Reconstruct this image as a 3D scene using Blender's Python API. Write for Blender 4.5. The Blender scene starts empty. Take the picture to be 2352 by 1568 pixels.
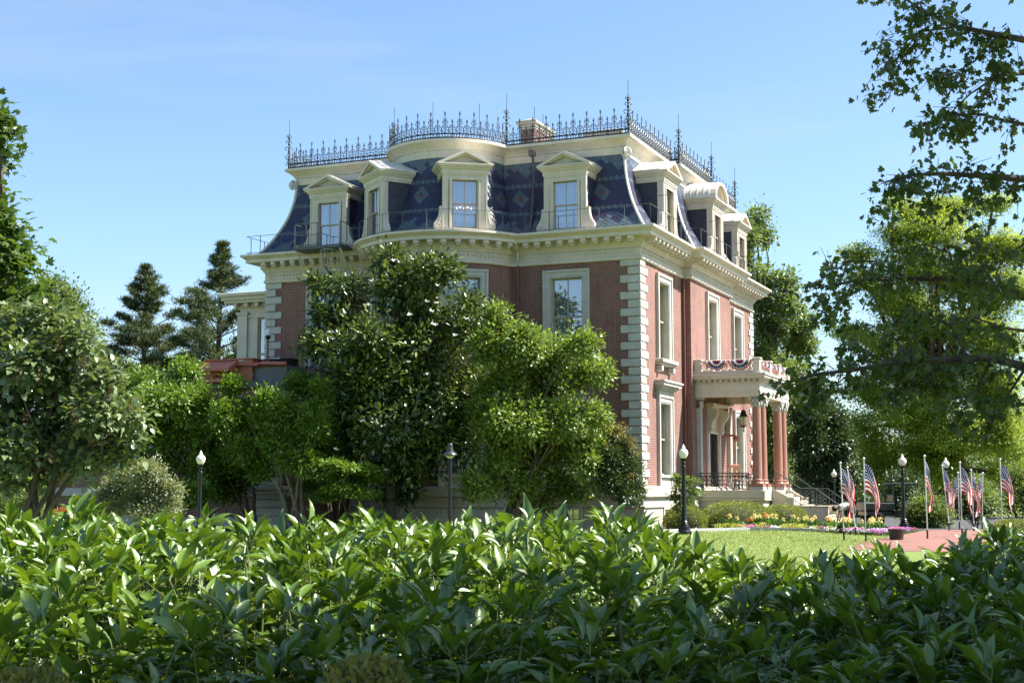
import bpy, math, random
import numpy as np
from mathutils import Vector, Matrix
random.seed(7); RNG = np.random.default_rng(11)
R = math.radians
sc = bpy.context.scene; COL = sc.collection
# ------------------------------------------------------------ camera, sky, sun
FV, CXV, CYV, YH = 3254.0, 1176.0, 784.0, 1127.0      # calibration in a 2352x1568 grid
PITCH = math.atan((YH-CYV)/FV); EYE = Vector((0, 0, 1.6))
cam_d = bpy.data.cameras.new('camera'); cam = bpy.data.objects.new('camera', cam_d); COL.objects.link(cam)
cam.location = EYE; cam.rotation_euler = (R(90)+PITCH, 0, 0)
cam_d.sensor_width = 36; cam_d.lens = FV/2352*36; cam_d.clip_end = 3000; cam_d.clip_start = .05
cam_d.dof.use_dof = True; cam_d.dof.focus_distance = 55; cam_d.dof.aperture_fstop = 14
sc.camera = cam
SUN_DIR = Vector((1.11, 0.05, 1.38)).normalized()
elev = math.asin(SUN_DIR.z); azim = math.atan2(SUN_DIR.x, SUN_DIR.y)
w = bpy.data.worlds.new('World'); sc.world = w; w.use_nodes = True
nt = w.node_tree; bgn = nt.nodes['Background']
sky = nt.nodes.new('ShaderNodeTexSky'); sky.sky_type = 'NISHITA'; sky.sun_disc = False
sky.sun_elevation = elev; sky.sun_rotation = azim; sky.altitude = 100; sky.air_density = 1.0; sky.dust_density = 1.0; sky.ozone_density = 1.6
wb = nt.nodes.new('ShaderNodeMix'); wb.data_type = 'RGBA'; wb.blend_type = 'MULTIPLY'; wb.inputs[0].default_value = 1; wb.inputs[7].default_value = (.86, .965, 1.05, 1)
nt.links.new(sky.outputs[0], wb.inputs[6]); tcw = nt.nodes.new('ShaderNodeTexCoord'); mpw = nt.nodes.new('ShaderNodeMapping'); mpw.inputs['Scale'].default_value = (1.6, 1.6, 9); mpw.inputs['Rotation'].default_value = (0, .10, 0)
nt.links.new(tcw.outputs['Generated'], mpw.inputs[0]); nzw = nt.nodes.new('ShaderNodeTexNoise'); nzw.inputs['Scale'].default_value = 2.2; nzw.inputs['Detail'].default_value = 7; nzw.inputs['Roughness'].default_value = .55; nzw.inputs['Distortion'].default_value = .4
nt.links.new(mpw.outputs[0], nzw.inputs[0]); mrw = nt.nodes.new('ShaderNodeMapRange'); mrw.inputs[1].default_value = .52; mrw.inputs[2].default_value = .85; mrw.inputs[4].default_value = .30; nt.links.new(nzw.outputs[0], mrw.inputs[0])
clw = nt.nodes.new('ShaderNodeMix'); clw.data_type = 'RGBA'; clw.inputs[7].default_value = (3.6, 3.8, 4.1, 1); nt.links.new(mrw.outputs[0], clw.inputs[0]); nt.links.new(wb.outputs[2], clw.inputs[6]); nt.links.new(clw.outputs[2], bgn.inputs[0]); bgn.inputs[1].default_value = .075
sd = bpy.data.lights.new('sun', 'SUN'); sd.energy = 5.0; sd.angle = R(.53); sd.color = (1, .955, .87)
so = bpy.data.objects.new('sun', sd); COL.objects.link(so); so.rotation_euler = SUN_DIR.to_track_quat('Z', 'Y').to_euler()
sc.view_settings.view_transform = 'Standard'; sc.view_settings.look = 'None'; sc.view_settings.exposure = 1.62; sc.view_settings.gamma = 1
sc.render.engine = 'CYCLES'; sc.cycles.max_bounces = 7; sc.cycles.diffuse_bounces = 3; sc.cycles.transparent_max_bounces = 12; sc.cycles.caustics_reflective = False; sc.cycles.caustics_refractive = False

# ------------------------------------------------------------ helpers
def at(x, y, Y):
    """point of the photo's (x, y) at the distance Y along the ground"""
    cx, cy = (x-CXV)/FV, (CYV-y)/FV
    r = Vector((cx, math.cos(PITCH)-cy*math.sin(PITCH), math.sin(PITCH)+cy*math.cos(PITCH)))
    return EYE + r*(Y/r.y)
def ground(x, y, z=0.0):
    cx, cy = (x-CXV)/FV, (CYV-y)/FV
    r = Vector((cx, math.cos(PITCH)-cy*math.sin(PITCH), math.sin(PITCH)+cy*math.cos(PITCH)))
    return EYE + r*((z-1.6)/r.z)
def pxm(Y): return Y/3272.0
def gz(X, Y):
    t = min(1, max(0, (30-Y)/20)); return .45*t*t*(3-2*t)
def tag(o, label=None, cat=None, group=None, kind=None):
    if label: o['label'] = label
    if cat: o['category'] = cat
    if group: o['group'] = group
    if kind: o['kind'] = kind
    return o
def empty(name, loc=(0, 0, 0), rz=0, label=None, cat=None, group=None):
    o = bpy.data.objects.new(name, None); COL.objects.link(o); o.location = loc; o.rotation_euler = (0, 0, rz); o.empty_display_size = .2
    return tag(o, label, cat, group)
def copy_tree(o, parent=None):
    c = o.copy(); COL.objects.link(c)
    if parent: c.parent = parent
    for ch in list(o.children): copy_tree(ch, c)
    return c

class MB:
    def __init__(s): s.v = []; s.f = []; s.m = []; s.uv = {}
    def add(s, vs, fs, m=0, uvs=None):
        n = len(s.v); s.v += [tuple(p) for p in vs]
        for i, f in enumerate(fs):
            if uvs is not None: s.uv[len(s.f)] = uvs[i]
            s.f.append(tuple(n+k for k in f)); s.m.append(m)
        return s
    def box(s, x0, x1, y0, y1, z0, z1, m=0, M=None):
        vs = [Vector((x, y, z)) for z in (z0, z1) for y in (y0, y1) for x in (x0, x1)]
        if M is not None: vs = [M @ p for p in vs]
        return s.add(vs, [(0, 2, 3, 1), (4, 5, 7, 6), (0, 1, 5, 4), (2, 6, 7, 3), (0, 4, 6, 2), (1, 3, 7, 5)], m)
    def cbox(s, x0, x1, y0, y1, z0, z1, b=.03, m=0):      # box with chamfered edges
        x0, x1 = min(x0, x1), max(x0, x1); y0, y1 = min(y0, y1), max(y0, y1)
        ring = lambda e, z: [(x0+e, y0+e, z), (x1-e, y0+e, z), (x1-e, y1-e, z), (x0+e, y1-e, z)]
        vs = ring(b, z0)+ring(0, z0+b)+ring(0, z1-b)+ring(b, z1)
        fs = [(3, 2, 1, 0), (12, 13, 14, 15)]
        for k in range(3):
            for i in range(4):
                j = (i+1) % 4; fs.append((k*4+i, k*4+j, k*4+4+j, k*4+4+i))
        return s.add(vs, fs, m)
    def prism(s, poly, y0, y1, m=0, M=None):              # polygon in (x, z) swept along y
        n = len(poly); vs = [Vector((x, y0, z)) for x, z in poly]+[Vector((x, y1, z)) for x, z in poly]
        if M is not None: vs = [M @ p for p in vs]
        fs = [tuple(range(n)), tuple(range(2*n-1, n-1, -1))]
        fs += [(i, n+i, n+(i+1) % n, (i+1) % n) for i in range(n)]
        return s.add(vs, fs, m)
    def tube(s, pts, rad, n=6, m=0, cap=True):
        pts = [Vector(p) for p in pts]; L = len(pts)
        if L < 2: return s
        rr = rad if isinstance(rad, (list, tuple)) else [rad]*L
        vs = []; up = Vector((0, 0, 1)); prev = None
        for i, p in enumerate(pts):
            d = (pts[min(i+1, L-1)]-pts[max(i-1, 0)])
            if d.length < 1e-9: d = Vector((0, 0, 1))
            d.normalize()
            if prev is None:
                a = d.cross(up if abs(d.z) < .95 else Vector((1, 0, 0))).normalized()
            else:
                a = (prev-d*prev.dot(d))
                a = a.normalized() if a.length > 1e-6 else d.cross(up).normalized()
            prev = a; b = d.cross(a)
            for k in range(n):
                t = 2*math.pi*k/n; vs.append(p+(a*math.cos(t)+b*math.sin(t))*rr[i])
        fs = [(i*n+k, i*n+(k+1) % n, (i+1)*n+(k+1) % n, (i+1)*n+k) for i in range(L-1) for k in range(n)]
        if cap: fs += [tuple(range(n-1, -1, -1)), tuple((L-1)*n+k for k in range(n))]
        return s.add(vs, fs, m)
    def lathe(s, prof, n=16, m=0, c=(0, 0, 0)):           # prof: (radius, z)
        vs = [(c[0]+r*math.cos(2*math.pi*k/n), c[1]+r*math.sin(2*math.pi*k/n), c[2]+z) for r, z in prof for k in range(n)]
        L = len(prof)
        fs = [(i*n+k, i*n+(k+1) % n, (i+1)*n+(k+1) % n, (i+1)*n+k) for i in range(L-1) for k in range(n)]
        fs += [tuple(range(n-1, -1, -1)), tuple((L-1)*n+k for k in range(n))]
        return s.add(vs, fs, m)
    def ball(s, c, r, m=0, nu=8, nv=5, sz=1.0):
        prof = [(max(1e-4, r*math.sin(math.pi*i/nv)), -r*sz*math.cos(math.pi*i/nv)) for i in range(nv+1)]
        return s.lathe(prof, nu, m, c)
    def build(s, name, mats, parent=None, loc=(0, 0, 0), rz=0, smooth=35):
        me = bpy.data.meshes.new(name); me.from_pydata(s.v, [], s.f)
        mats = mats if isinstance(mats, (list, tuple)) else [mats]
        for mt in mats: me.materials.append(mt)
        if len(mats) > 1: me.polygons.foreach_set('material_index', s.m)
        if s.uv:
            ul = me.uv_layers.new(name='UVMap')
            for i, uvs in s.uv.items():
                for k, li in enumerate(me.polygons[i].loop_indices): ul.data[li].uv = uvs[k]
        if smooth:
            me.polygons.foreach_set('use_smooth', [True]*len(s.f)); me.set_sharp_from_angle(angle=R(smooth))
        me.update()
        o = bpy.data.objects.new(name, me); COL.objects.link(o); o.location = loc; o.rotation_euler = (0, 0, rz)
        if parent: o.parent = parent
        return o

def np_obj(name, V, F, mat, parent=None, tone=None, smooth=False, loc=(0, 0, 0), col=None):
    V = np.asarray(V, np.float32); F = np.asarray(F, np.int32); k = F.shape[1]; M = len(F)
    me = bpy.data.meshes.new(name); me.vertices.add(len(V)); me.vertices.foreach_set('co', V.ravel())
    me.loops.add(M*k); me.loops.foreach_set('vertex_index', F.ravel())
    me.polygons.add(M); me.polygons.foreach_set('loop_start', np.arange(0, M*k, k, dtype=np.int32))
    if smooth: me.polygons.foreach_set('use_smooth', np.ones(M, bool))
    me.update(calc_edges=True)
    if tone is not None:
        a = me.attributes.new('tone', 'FLOAT', 'FACE'); a.data.foreach_set('value', np.asarray(tone, np.float32))
    if col is not None:
        a = me.attributes.new('tint', 'FLOAT_COLOR', 'FACE'); a.data.foreach_set('color', np.asarray(col, np.float32).ravel())
    me.materials.append(mat); me.validate()
    o = bpy.data.objects.new(name, me); COL.objects.link(o); o.location = loc
    if parent: o.parent = parent
    return o

# ------------------------------------------------------------ materials
def newmat(name):
    m = bpy.data.materials.new(name); m.use_nodes = True
    return m, m.node_tree, m.node_tree.nodes['Principled BSDF']
def N(t, typ, **kw):
    n = t.nodes.new(typ)
    for k, v in kw.items(): setattr(n, k, v)
    return n
def mixrgb(t, fac, a, b, mode='MIX'):
    n = N(t, 'ShaderNodeMix', data_type='RGBA', blend_type=mode)
    for sock, val in ((n.inputs[0], fac), (n.inputs[6], a), (n.inputs[7], b)):
        if hasattr(val, 'links') or isinstance(val, bpy.types.NodeSocket): t.links.new(val, sock)
        else: sock.default_value = val if not isinstance(val, tuple) else (*val[:3], 1)
    return n.outputs[2]
def noise(t, scale, detail=4, vec=None, rough=.6):
    n = N(t, 'ShaderNodeTexNoise'); n.inputs['Scale'].default_value = scale; n.inputs['Detail'].default_value = detail; n.inputs['Roughness'].default_value = rough
    if vec is not None: t.links.new(vec, n.inputs['Vector'])
    return n.outputs['Fac']
def ramp(t, fac, p0, p1):
    n = N(t, 'ShaderNodeMapRange'); n.inputs[1].default_value = p0; n.inputs[2].default_value = p1
    t.links.new(fac, n.inputs[0]); return n.outputs[0]
def objco(t): return N(t, 'ShaderNodeTexCoord').outputs['Object']
def simple(name, col, rough=.6, var=.12, scale=3, bump=0, metal=0, spec=.5, stain=None):
    m, t, b = newmat(name); co = objco(t)
    n1 = ramp(t, noise(t, scale, 6, co), .3, .7)
    dark = tuple(c*(1-var*1.6) for c in col); lite = tuple(min(1, c*(1+var)) for c in col)
    c = mixrgb(t, n1, dark, lite)
    if stain:
        mp = N(t, 'ShaderNodeMapping'); t.links.new(co, mp.inputs[0]); mp.inputs['Scale'].default_value = (2.5, 2.5, .35)
        n2 = ramp(t, noise(t, 1.4, 5, mp.outputs[0]), .56, .75); c = mixrgb(t, n2, c, stain)
    t.links.new(c, b.inputs['Base Color'])
    b.inputs['Roughness'].default_value = rough; b.inputs['Metallic'].default_value = metal; b.inputs['Specular IOR Level'].default_value = spec
    if bump:
        bp = N(t, 'ShaderNodeBump'); bp.inputs['Strength'].default_value = bump; bp.inputs['Distance'].default_value = .02
        t.links.new(noise(t, scale*8, 4, co), bp.inputs['Height']); t.links.new(bp.outputs[0], b.inputs['Normal'])
    return m
def brickmat(name, c1, c2, mortar, bw=.215, rh=.0775, ms=.011, rough=.85, bump=.5):
    m, t, b = newmat(name); uv = N(t, 'ShaderNodeTexCoord').outputs['UV']
    br = N(t, 'ShaderNodeTexBrick'); t.links.new(uv, br.inputs['Vector'])
    br.inputs['Color1'].default_value = (*c1, 1); br.inputs['Color2'].default_value = (*c2, 1); br.inputs['Mortar'].default_value = (*mortar, 1)
    br.inputs['Scale'].default_value = 1; br.inputs['Brick Width'].default_value = bw; br.inputs['Row Height'].default_value = rh
    br.inputs['Mortar Size'].default_value = ms; br.inputs['Bias'].default_value = 0; br.inputs['Mortar Smooth'].default_value = .1
    n1 = ramp(t, noise(t, .7, 5, uv), .3, .75)
    c = mixrgb(t, n1, br.outputs['Color'], (.55, .5, .5), 'MULTIPLY')
    c = mixrgb(t, .6, br.outputs['Color'], c)
    mp = N(t, 'ShaderNodeMapping'); t.links.new(uv, mp.inputs[0]); mp.inputs['Scale'].default_value = (1.6, .16, 1)
    n3 = ramp(t, noise(t, 1.3, 6, mp.outputs[0]), .5, .75); c = mixrgb(t, n3, c, (.72, .68, .66), 'MULTIPLY')
    t.links.new(c, b.inputs['Base Color']); b.inputs['Roughness'].default_value = rough
    bp = N(t, 'ShaderNodeBump', invert=True); bp.inputs['Strength'].default_value = bump; bp.inputs['Distance'].default_value = .01
    t.links.new(br.outputs['Fac'], bp.inputs['Height']); t.links.new(bp.outputs[0], b.inputs['Normal'])
    return m
def leafmat(name, ca, cb, rough=.45, trans=.35, spec=.5, tcol=None, lo=0, hi=1):
    m, t, b = newmat(name); at_ = N(t, 'ShaderNodeAttribute', attribute_name='tone')
    c = mixrgb(t, ramp(t, at_.outputs['Fac'], lo, hi), ca, cb)
    t.links.new(c, b.inputs['Base Color']); b.inputs['Roughness'].default_value = rough; b.inputs['Specular IOR Level'].default_value = spec
    tr = N(t, 'ShaderNodeBsdfTranslucent')
    tc = mixrgb(t, 1.0, c, tcol or (1.9, 1.75, .75), 'MULTIPLY'); t.links.new(tc, tr.inputs[0])
    mx = N(t, 'ShaderNodeMixShader'); mx.inputs[0].default_value = trans
    t.links.new(b.outputs[0], mx.inputs[1]); t.links.new(tr.outputs[0], mx.inputs[2])
    t.links.new(mx.outputs[0], t.nodes['Material Output'].inputs[0]); return m
def glassmat(name, refl=.5, tint=(.02, .025, .03)):
    m, t, b = newmat(name)
    b.inputs['Base Color'].default_value = (*tint, 1); b.inputs['Roughness'].default_value = .1
    gl = N(t, 'ShaderNodeBsdfGlossy'); gl.inputs['Roughness'].default_value = .02; gl.inputs[0].default_value = (.95, .97, 1, 1)
    tr = N(t, 'ShaderNodeBsdfTransparent'); tr.inputs[0].default_value = (.85, .9, .9, 1)
    mx = N(t, 'ShaderNodeMixShader'); mx.inputs[0].default_value = refl
    co = objco(t); bp = N(t, 'ShaderNodeBump'); bp.inputs['Strength'].default_value = .06; t.links.new(noise(t, .9, 2, co), bp.inputs['Height']); t.links.new(bp.outputs[0], gl.inputs['Normal'])
    t.links.new(tr.outputs[0], mx.inputs[1]); t.links.new(gl.outputs[0], mx.inputs[2])
    t.links.new(mx.outputs[0], t.nodes['Material Output'].inputs[0]); return m

CREAM = simple('cream_paint', (.59, .52, .44), .5, .08, 1.5, .05, stain=(.45, .42, .34))
CREAM_D = simple('tan_sash_paint', (.40, .32, .24), .5, .08, 3)
STONE = simple('limestone', (.47, .45, .405), .8, .09, 2.2, .12, stain=(.35, .35, .31))
STEPST = simple('sandstone', (.56, .49, .36), .85, .1, 2.0, .12, stain=(.42, .37, .28))
GRAN = simple('pink_granite', (.32, .145, .10), .35, .12, 18, .03)
BRICK = brickmat('red_brick', (.225, .058, .038), (.130, .035, .026), (.43, .35, .30), ms=.0095)
BRICKD = brickmat('chimney_brick', (.11, .04, .03), (.07, .026, .02), (.2, .17, .15))
STONEB = brickmat('ashlar_stone', (.56, .52, .42), (.50, .47, .38), (.34, .31, .25), 1.35, .46, .012, .8, .5)
IRON = simple('dark_iron', (.018, .026, .026), .45, .2, 5, spec=.6)
IRONG = simple('grey_green_steel', (.07, .085, .08), .5, .15, 4)
GREYP = simple('pale_grey_steel', (.42, .41, .37), .45, .1, 4)
LEAD = simple('pale_metal_roof', (.60, .58, .52), .42, .08, 2, stain=(.45, .43, .38))
GLASS = glassmat('window_glass', .34); GLASSR = glassmat('window_glass_dim', .22)
CURT = simple('sky_tinted_curtain', (.30, .35, .45), .9, .05, 6)  # white cloth; its blue-grey colour stands in for sky reflected in the panes
SHADE = simple('cream_blind', (.62, .56, .42), .8, .05, 4)
DARKWOOD = simple('dark_walnut_door', (.016, .008, .006), .7, .3, 6, spec=.15)
COPPER = simple('mauve_downpipe', (.12, .08, .09), .5, .15, 3)
BLACK = simple('black_paint', (.006, .006, .0065), .35, .2, 5, spec=.35)
RUST = simple('terracotta_paint', (.42, .13, .07), .6, .08, 2)
m, t, b = newmat('slate'); at_ = N(t, 'ShaderNodeAttribute', attribute_name='tint')
n1 = ramp(t, noise(t, 9, 4, objco(t)), .3, .7); c = mixrgb(t, n1, at_.outputs['Color'], (.75, .75, .8), 'MULTIPLY'); t.links.new(c, b.inputs['Base Color'])
b.inputs['Roughness'].default_value = .5; SLATE = m
SLATED = simple('slate_dark', (.035, .033, .06), .55, .35, 7, .2)

# ------------------------------------------------------------ leaf scattering
def tri(vs, fs): return np.array(vs, float), np.array(fs, int)
KITE = tri([(0, 0, 0), (-.3, .45, .07), (0, 1, -.03), (.3, .45, .07)], [(0, 3, 2), (0, 2, 1)])
NEED = tri([(0, 0, 0), (-.07, .4, .02), (0, 1, -.05), (.07, .4, .02)], [(0, 3, 2), (0, 2, 1)])
MAGL = tri([(0, 0, 0), (-.19, .3, .05), (-.2, .65, .04), (0, 1, -.05), (.2, .65, .04), (.19, .3, .05), (0, .5, -.02)], [(0, 5, 6), (5, 4, 6), (4, 3, 6), (3, 2, 6), (2, 1, 6), (1, 0, 6)])
HEART = tri([(0, 0, 0), (.24, -.06, .05), (.42, .2, .10), (.34, .52, .08), (0, 1.05, -.14), (-.34, .52, .08), (-.42, .2, .10), (-.24, -.06, .05), (0, .45, 0)],
            [(0, 1, 8), (1, 2, 8), (2, 3, 8), (3, 4, 8), (4, 5, 8), (5, 6, 8), (6, 7, 8), (7, 0, 8)])
LOBE = tri([(0, 0, 0), (.3, -.08, .02), (.62, .22, -.03), (.34, .36, .06), (.48, .8, -.02), (.2, .68, .05), (0, 1.08, -.12), (-.2, .68, .05), (-.48, .8, -.02), (-.34, .36, .06), (-.62, .22, -.03), (-.3, -.08, .02), (0, .35, 0)],
           [(k, k+1, 12) for k in range(11)]+[(11, 0, 12)])
def unit(a): return a/np.maximum(1e-9, np.linalg.norm(a, axis=1, keepdims=True))
def scatter(T, P, D, U, S, tone):
    tv, tf = T; D = unit(D); X = np.cross(D, U); X = unit(X+1e-6); Z = np.cross(X, D); S = np.asarray(S)[:, None, None]
    V = P[:, None, :] + S*(X[:, None, :]*tv[None, :, 0:1]+D[:, None, :]*tv[None, :, 1:2]+Z[:, None, :]*tv[None, :, 2:3])
    n, k = len(P), len(tv)
    F = (tf[None]+(np.arange(n)*k)[:, None, None]).reshape(-1, 3)
    return V.reshape(-1, 3), F, np.repeat(tone, len(tf))
def rdir(n):
    a = RNG.normal(size=(n, 3)); return unit(a)
def crown(blobs, nclump, cr, per, T, size, up=1.3, hang=0.0, out=1.0, shell=.3, flat=1.0, tone_lo=0, tone_hi=1):
    """blobs: (centre, radii); leaf clumps through each blob's volume, denser to its skin"""
    vol = np.array([max(1e-3, r[0]*r[2]) for c, r in blobs]); cnt = np.maximum(2, (nclump*vol/vol.sum()).astype(int))
    Ps, Ds, Us, Ss, Ts, CC = [], [], [], [], [], []
    for (c, r), n in zip(blobs, cnt):
        d = rdir(n); rad = RNG.random((n, 1))**shell*RNG.uniform(.6, 1.22, (n, 1))
        cc = np.array(c)+d*rad*np.array(r); CC.append(cc)
        ct = RNG.random(n)
        k = per
        off = RNG.normal(size=(n, k, 3))*cr*np.array([1, 1, flat]); scl = RNG.uniform(.6, 1.3, (n, 1, 1)); off *= scl
        P = (cc[:, None]+off).reshape(-1, 3)
        D = (unit(off.reshape(-1, 3))*out+np.repeat(d, k, 0)*.6+rdir(n*k)*.6+np.array([0, 0, -hang]))
        U = rdir(n*k)*.6+np.array([0, 0, up])+np.repeat(d, k, 0)*.6
        Ps.append(P); Ds.append(D); Us.append(U); Ss.append(size*RNG.uniform(.65, 1.25, n*k))
        Ts.append(np.clip(tone_lo+(tone_hi-tone_lo)*(.5*np.repeat(ct, k)+.5*RNG.random(n*k)), 0, 1))
    V, F, t_ = scatter(T, np.concatenate(Ps), np.concatenate(Ds), np.concatenate(Us), np.concatenate(Ss), np.concatenate(Ts))
    return V, F, t_, np.concatenate(CC)
def limb(mb, a, b, r0, r1, sag=.1, n=6, seg=5):
    a, b = Vector(a), Vector(b); L = (b-a).length; o = Vector((random.uniform(-1, 1), random.uniform(-1, 1), random.uniform(.1, 1)))*L*sag
    pts = []; rs = []
    for i in range(seg+1):
        u = i/seg; pts.append(a.lerp(b, u)+o*math.sin(math.pi*u)+Vector((random.uniform(-1, 1), random.uniform(-1, 1), random.uniform(-1, 1)))*L*.02*(0 < i < seg)); rs.append(r0+(r1-r0)*u)
    mb.tube(pts, rs, n); return pts
def blobV(x, y, rx, ry, Y, rd=None):
    p = at(x, y, Y); k = pxm(Y); rd = rx if rd is None else rd
    return (tuple(p), (rx*k, rd*k, ry*k))
BARK = simple('brown_bark', (.085, .065, .048), .9, .3, 6, .6)
BARKG = simple('grey_bark', (.20, .18, .15), .9, .3, 6, .5)
BARKR = simple('reddish_bark', (.10, .055, .035), .9, .3, 6, .6)
def lumps(blobs, m, f=.40):
    out = [(c, tuple(np.array(r)*.92)) for c, r in blobs]
    for c, r in blobs:
        for d in rdir(m):
            s = random.uniform(.75, 1.2); out.append((tuple(np.array(c)+d*np.array(r)*(1-f*.8)*RNG.random()**.25), tuple(np.array(r)*f*s)))
    return out
def tree(name, label, cat, base, blobs, nclump, cr, per, T, size, mat, bark=BARK, r0=.15, forks=1, group=None, twigs=1, sub=8, dens=1.9, **kw):
    base = Vector(base); root = empty(name, base, 0, label, cat, group)
    V, F, t_, CC = crown(lumps(blobs, sub) if sub else blobs, int(nclump*dens), cr, per, T, size, **kw)
    np_obj('crown', V-np.array(base), F, mat, root, t_)
    mb = MB(); cs = [Vector(c) for c, r in blobs]; cen = sum(cs, Vector())/len(cs)
    low = min(c.z-r[2] for (c, r) in [(Vector(c), r) for c, r in blobs])
    for k in range(forks):
        b0 = base+Vector((random.uniform(-.3, .3), random.uniform(-.3, .3), 0))*(forks > 1)
        mine = [c for i, c in enumerate(cs) if i % forks == k]
        if not mine: continue
        tgt = sum(mine, Vector())/len(mine); top = b0.lerp(tgt, .75); top.z = max(low+.2, base.z+(tgt.z-base.z)*.6)
        tr = limb(mb, b0-base-Vector((0, 0, .1)), top-base, r0, r0*.55, .05, 8, 6)
        for c in mine:
            st = min(tr[2:], key=lambda q: (q-(c-base)).length+abs(q.z-(c.z-base.z))*.5)
            limb(mb, st, c-base, r0*.4, r0*.12, .12, 5)
            near = CC[np.argsort(((CC-np.array(c))**2).sum(1))[:12:2]] if twigs else []
            for q in near: limb(mb, c-base, Vector(q)-base, r0*.13, r0*.04, .1, 4, 3)
    mb.build('trunk', bark, root)
    return root
# ------------------------------------------------------------ the mansion (local x = to the right facade's outside, y = to the back)
MO = Vector((5.4645, 60, 0)); MRZ = math.atan2(-.394, .919)
MM = Matrix.Translation(MO) @ Matrix.Rotation(MRZ, 4, 'Z')
def ML(x, y, z=0): return MM @ Vector((x, y, z))
house = empty('mansion', MO, MRZ, 'three storey red brick mansion with a slate mansard roof, iron cresting and a curved bay', 'mansion')
W, T_ = 18.75, 20.1; BC, BT, BR = 9.4, .99, 3.59; BP, B0, B1 = .4, 6.4, 13.7; NA = 40
def plan(d):
    pts = [(d, -d)]; r = BR+d; ph = math.acos((BT+d)/r)
    for i in range(NA+1):
        a = -ph+2*ph*i/NA; pts.append((-(BC+r*math.sin(a)), BT-r*math.cos(a)))
    pts += [(-(W+d), -d), (-(W+d), T_+d), (d, T_+d), (d, B1+d), (BP+d, B1+d), (BP+d, B0-d), (d, B0-d)]
    return pts
def bow_pt(a, d=0): r = BR+d; return (-(BC+r*math.sin(a)), BT-r*math.cos(a))
PH0 = math.acos(BT/BR)
def sweep(prof, parent_name, mat, uvs=False, cap=None, parent=house):
    rings = [[(x, y, z) for x, y in plan(d)] for d, z in prof]; n = len(rings[0]); mb = MB()
    vs = [p for r in rings for p in r]; fs = []; uv = []
    per = [0]
    for i in range(n): per.append(per[-1]+(Vector(rings[0][(i+1) % n])-Vector(rings[0][i])).length)
    for k in range(len(rings)-1):
        for i in range(n):
            j = (i+1) % n; fs.append((k*n+j, k*n+i, (k+1)*n+i, (k+1)*n+j))
            z0, z1 = prof[k][1], prof[k+1][1]; z1 = z1 if abs(z1-z0) > .02 else z0+abs(prof[k+1][0]-prof[k][0])
            uv.append(((per[i+1], z0), (per[i], z0), (per[i], z1), (per[i+1], z1)))
    mb.add(vs, fs, 0, uv if uvs else None)
    if cap is not None: mb.add(rings[cap], [tuple(range(n-1, -1, -1))])
    return mb.build(parent_name, mat, parent)
def grid_wall(mb, mapf, ub, zb, holes, udens=None):
    if udens: ub = sorted(set(ub) | set(np.arange(min(ub), max(ub), udens).tolist()))
    for i in range(len(ub)-1):
        for j in range(len(zb)-1):
            u0, u1, z0, z1 = ub[i], ub[i+1], zb[j], zb[j+1]; um, zm = (u0+u1)/2, (z0+z1)/2
            if any(h[0] < um < h[1] and h[2] < zm < h[3] for h in holes): continue
            a, b = mapf(u0), mapf(u1)
            mb.add([(*a, z0), (*b, z0), (*b, z1), (*a, z1)], [(0, 1, 2, 3)], 0, [((u0, z0), (u1, z0), (u1, z1), (u0, z1))])
def walls(name, mapf, u0, u1, wins, udens=None, z0=1.70, z1=11.6):
    holes = [(c-hw, c+hw, a, b) for c, hw, a, b in wins]
    ub = sorted({u0, u1, *[h[0] for h in holes], *[h[1] for h in holes]}); zb = sorted({z0, z1, *[h[2] for h in holes], *[h[3] for h in holes]})
    mb = MB(); grid_wall(mb, mapf, ub, zb, holes, udens); return mb.build(name, BRICK, house)
HW = .72; UP = (7.45, 10.85); LO = (2.30, 5.45)
upw = lambda c: (c, HW, *UP)
loww = lambda c: (c, HW, *LO)
SL, SR = 3.35, 15.4; BA = R(34)
walls('brick_wall', lambda u: (-W+u, 0), 0, W-(BC+BR*math.sin(PH0)), [upw(W-SR), loww(W-SR)])
walls('brick_wall', lambda u: (-(BC-BR*math.sin(PH0))+u, 0), 0, BC-BR*math.sin(PH0), [upw(BC-BR*math.sin(PH0)-SL), loww(BC-BR*math.sin(PH0)-SL)])
LA = BR*PH0
walls('brick_wall', lambda u: bow_pt((LA-u)/BR), 0, 2*LA, [upw(LA-BR*BA), upw(LA+BR*BA), loww(LA-BR*BA), loww(LA+BR*BA)], .12)
walls('brick_wall', lambda u: (0, u), 0, B0, [upw(3.3), loww(3.3)])
walls('brick_wall', lambda u: (BP, B0+u), 0, B1-B0, [upw(3.65), (3.65, .85, 1.7, 5.3)])
walls('brick_wall', lambda u: (0, B1+u), 0, T_-B1, [upw(2.9), loww(2.9)])
for p, q in (((0, B0), (BP, B0)), ((BP, B1), (0, B1)), ((0, T_), (-W, T_)), ((-W, T_), (-W, 0))):
    mb = MB(); L = math.dist(p, q); mb.add([(*p, 1.7), (*q, 1.7), (*q, 11.6), (*p, 11.6)], [(0, 1, 2, 3)], 0, [((0, 1.7), (L, 1.7), (L, 11.6), (0, 11.6))]); mb.build('brick_wall', BRICK, house)
# stone basement with its water table
sweep([(.14, -.3), (.14, .86), (.20, .90), (.20, .97), (.12, 1.0), (.12, 1.30), (.26, 1.36), (.26, 1.72), (.16, 1.80), (-.1, 1.80)], 'stone_base', STONEB, True)
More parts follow.
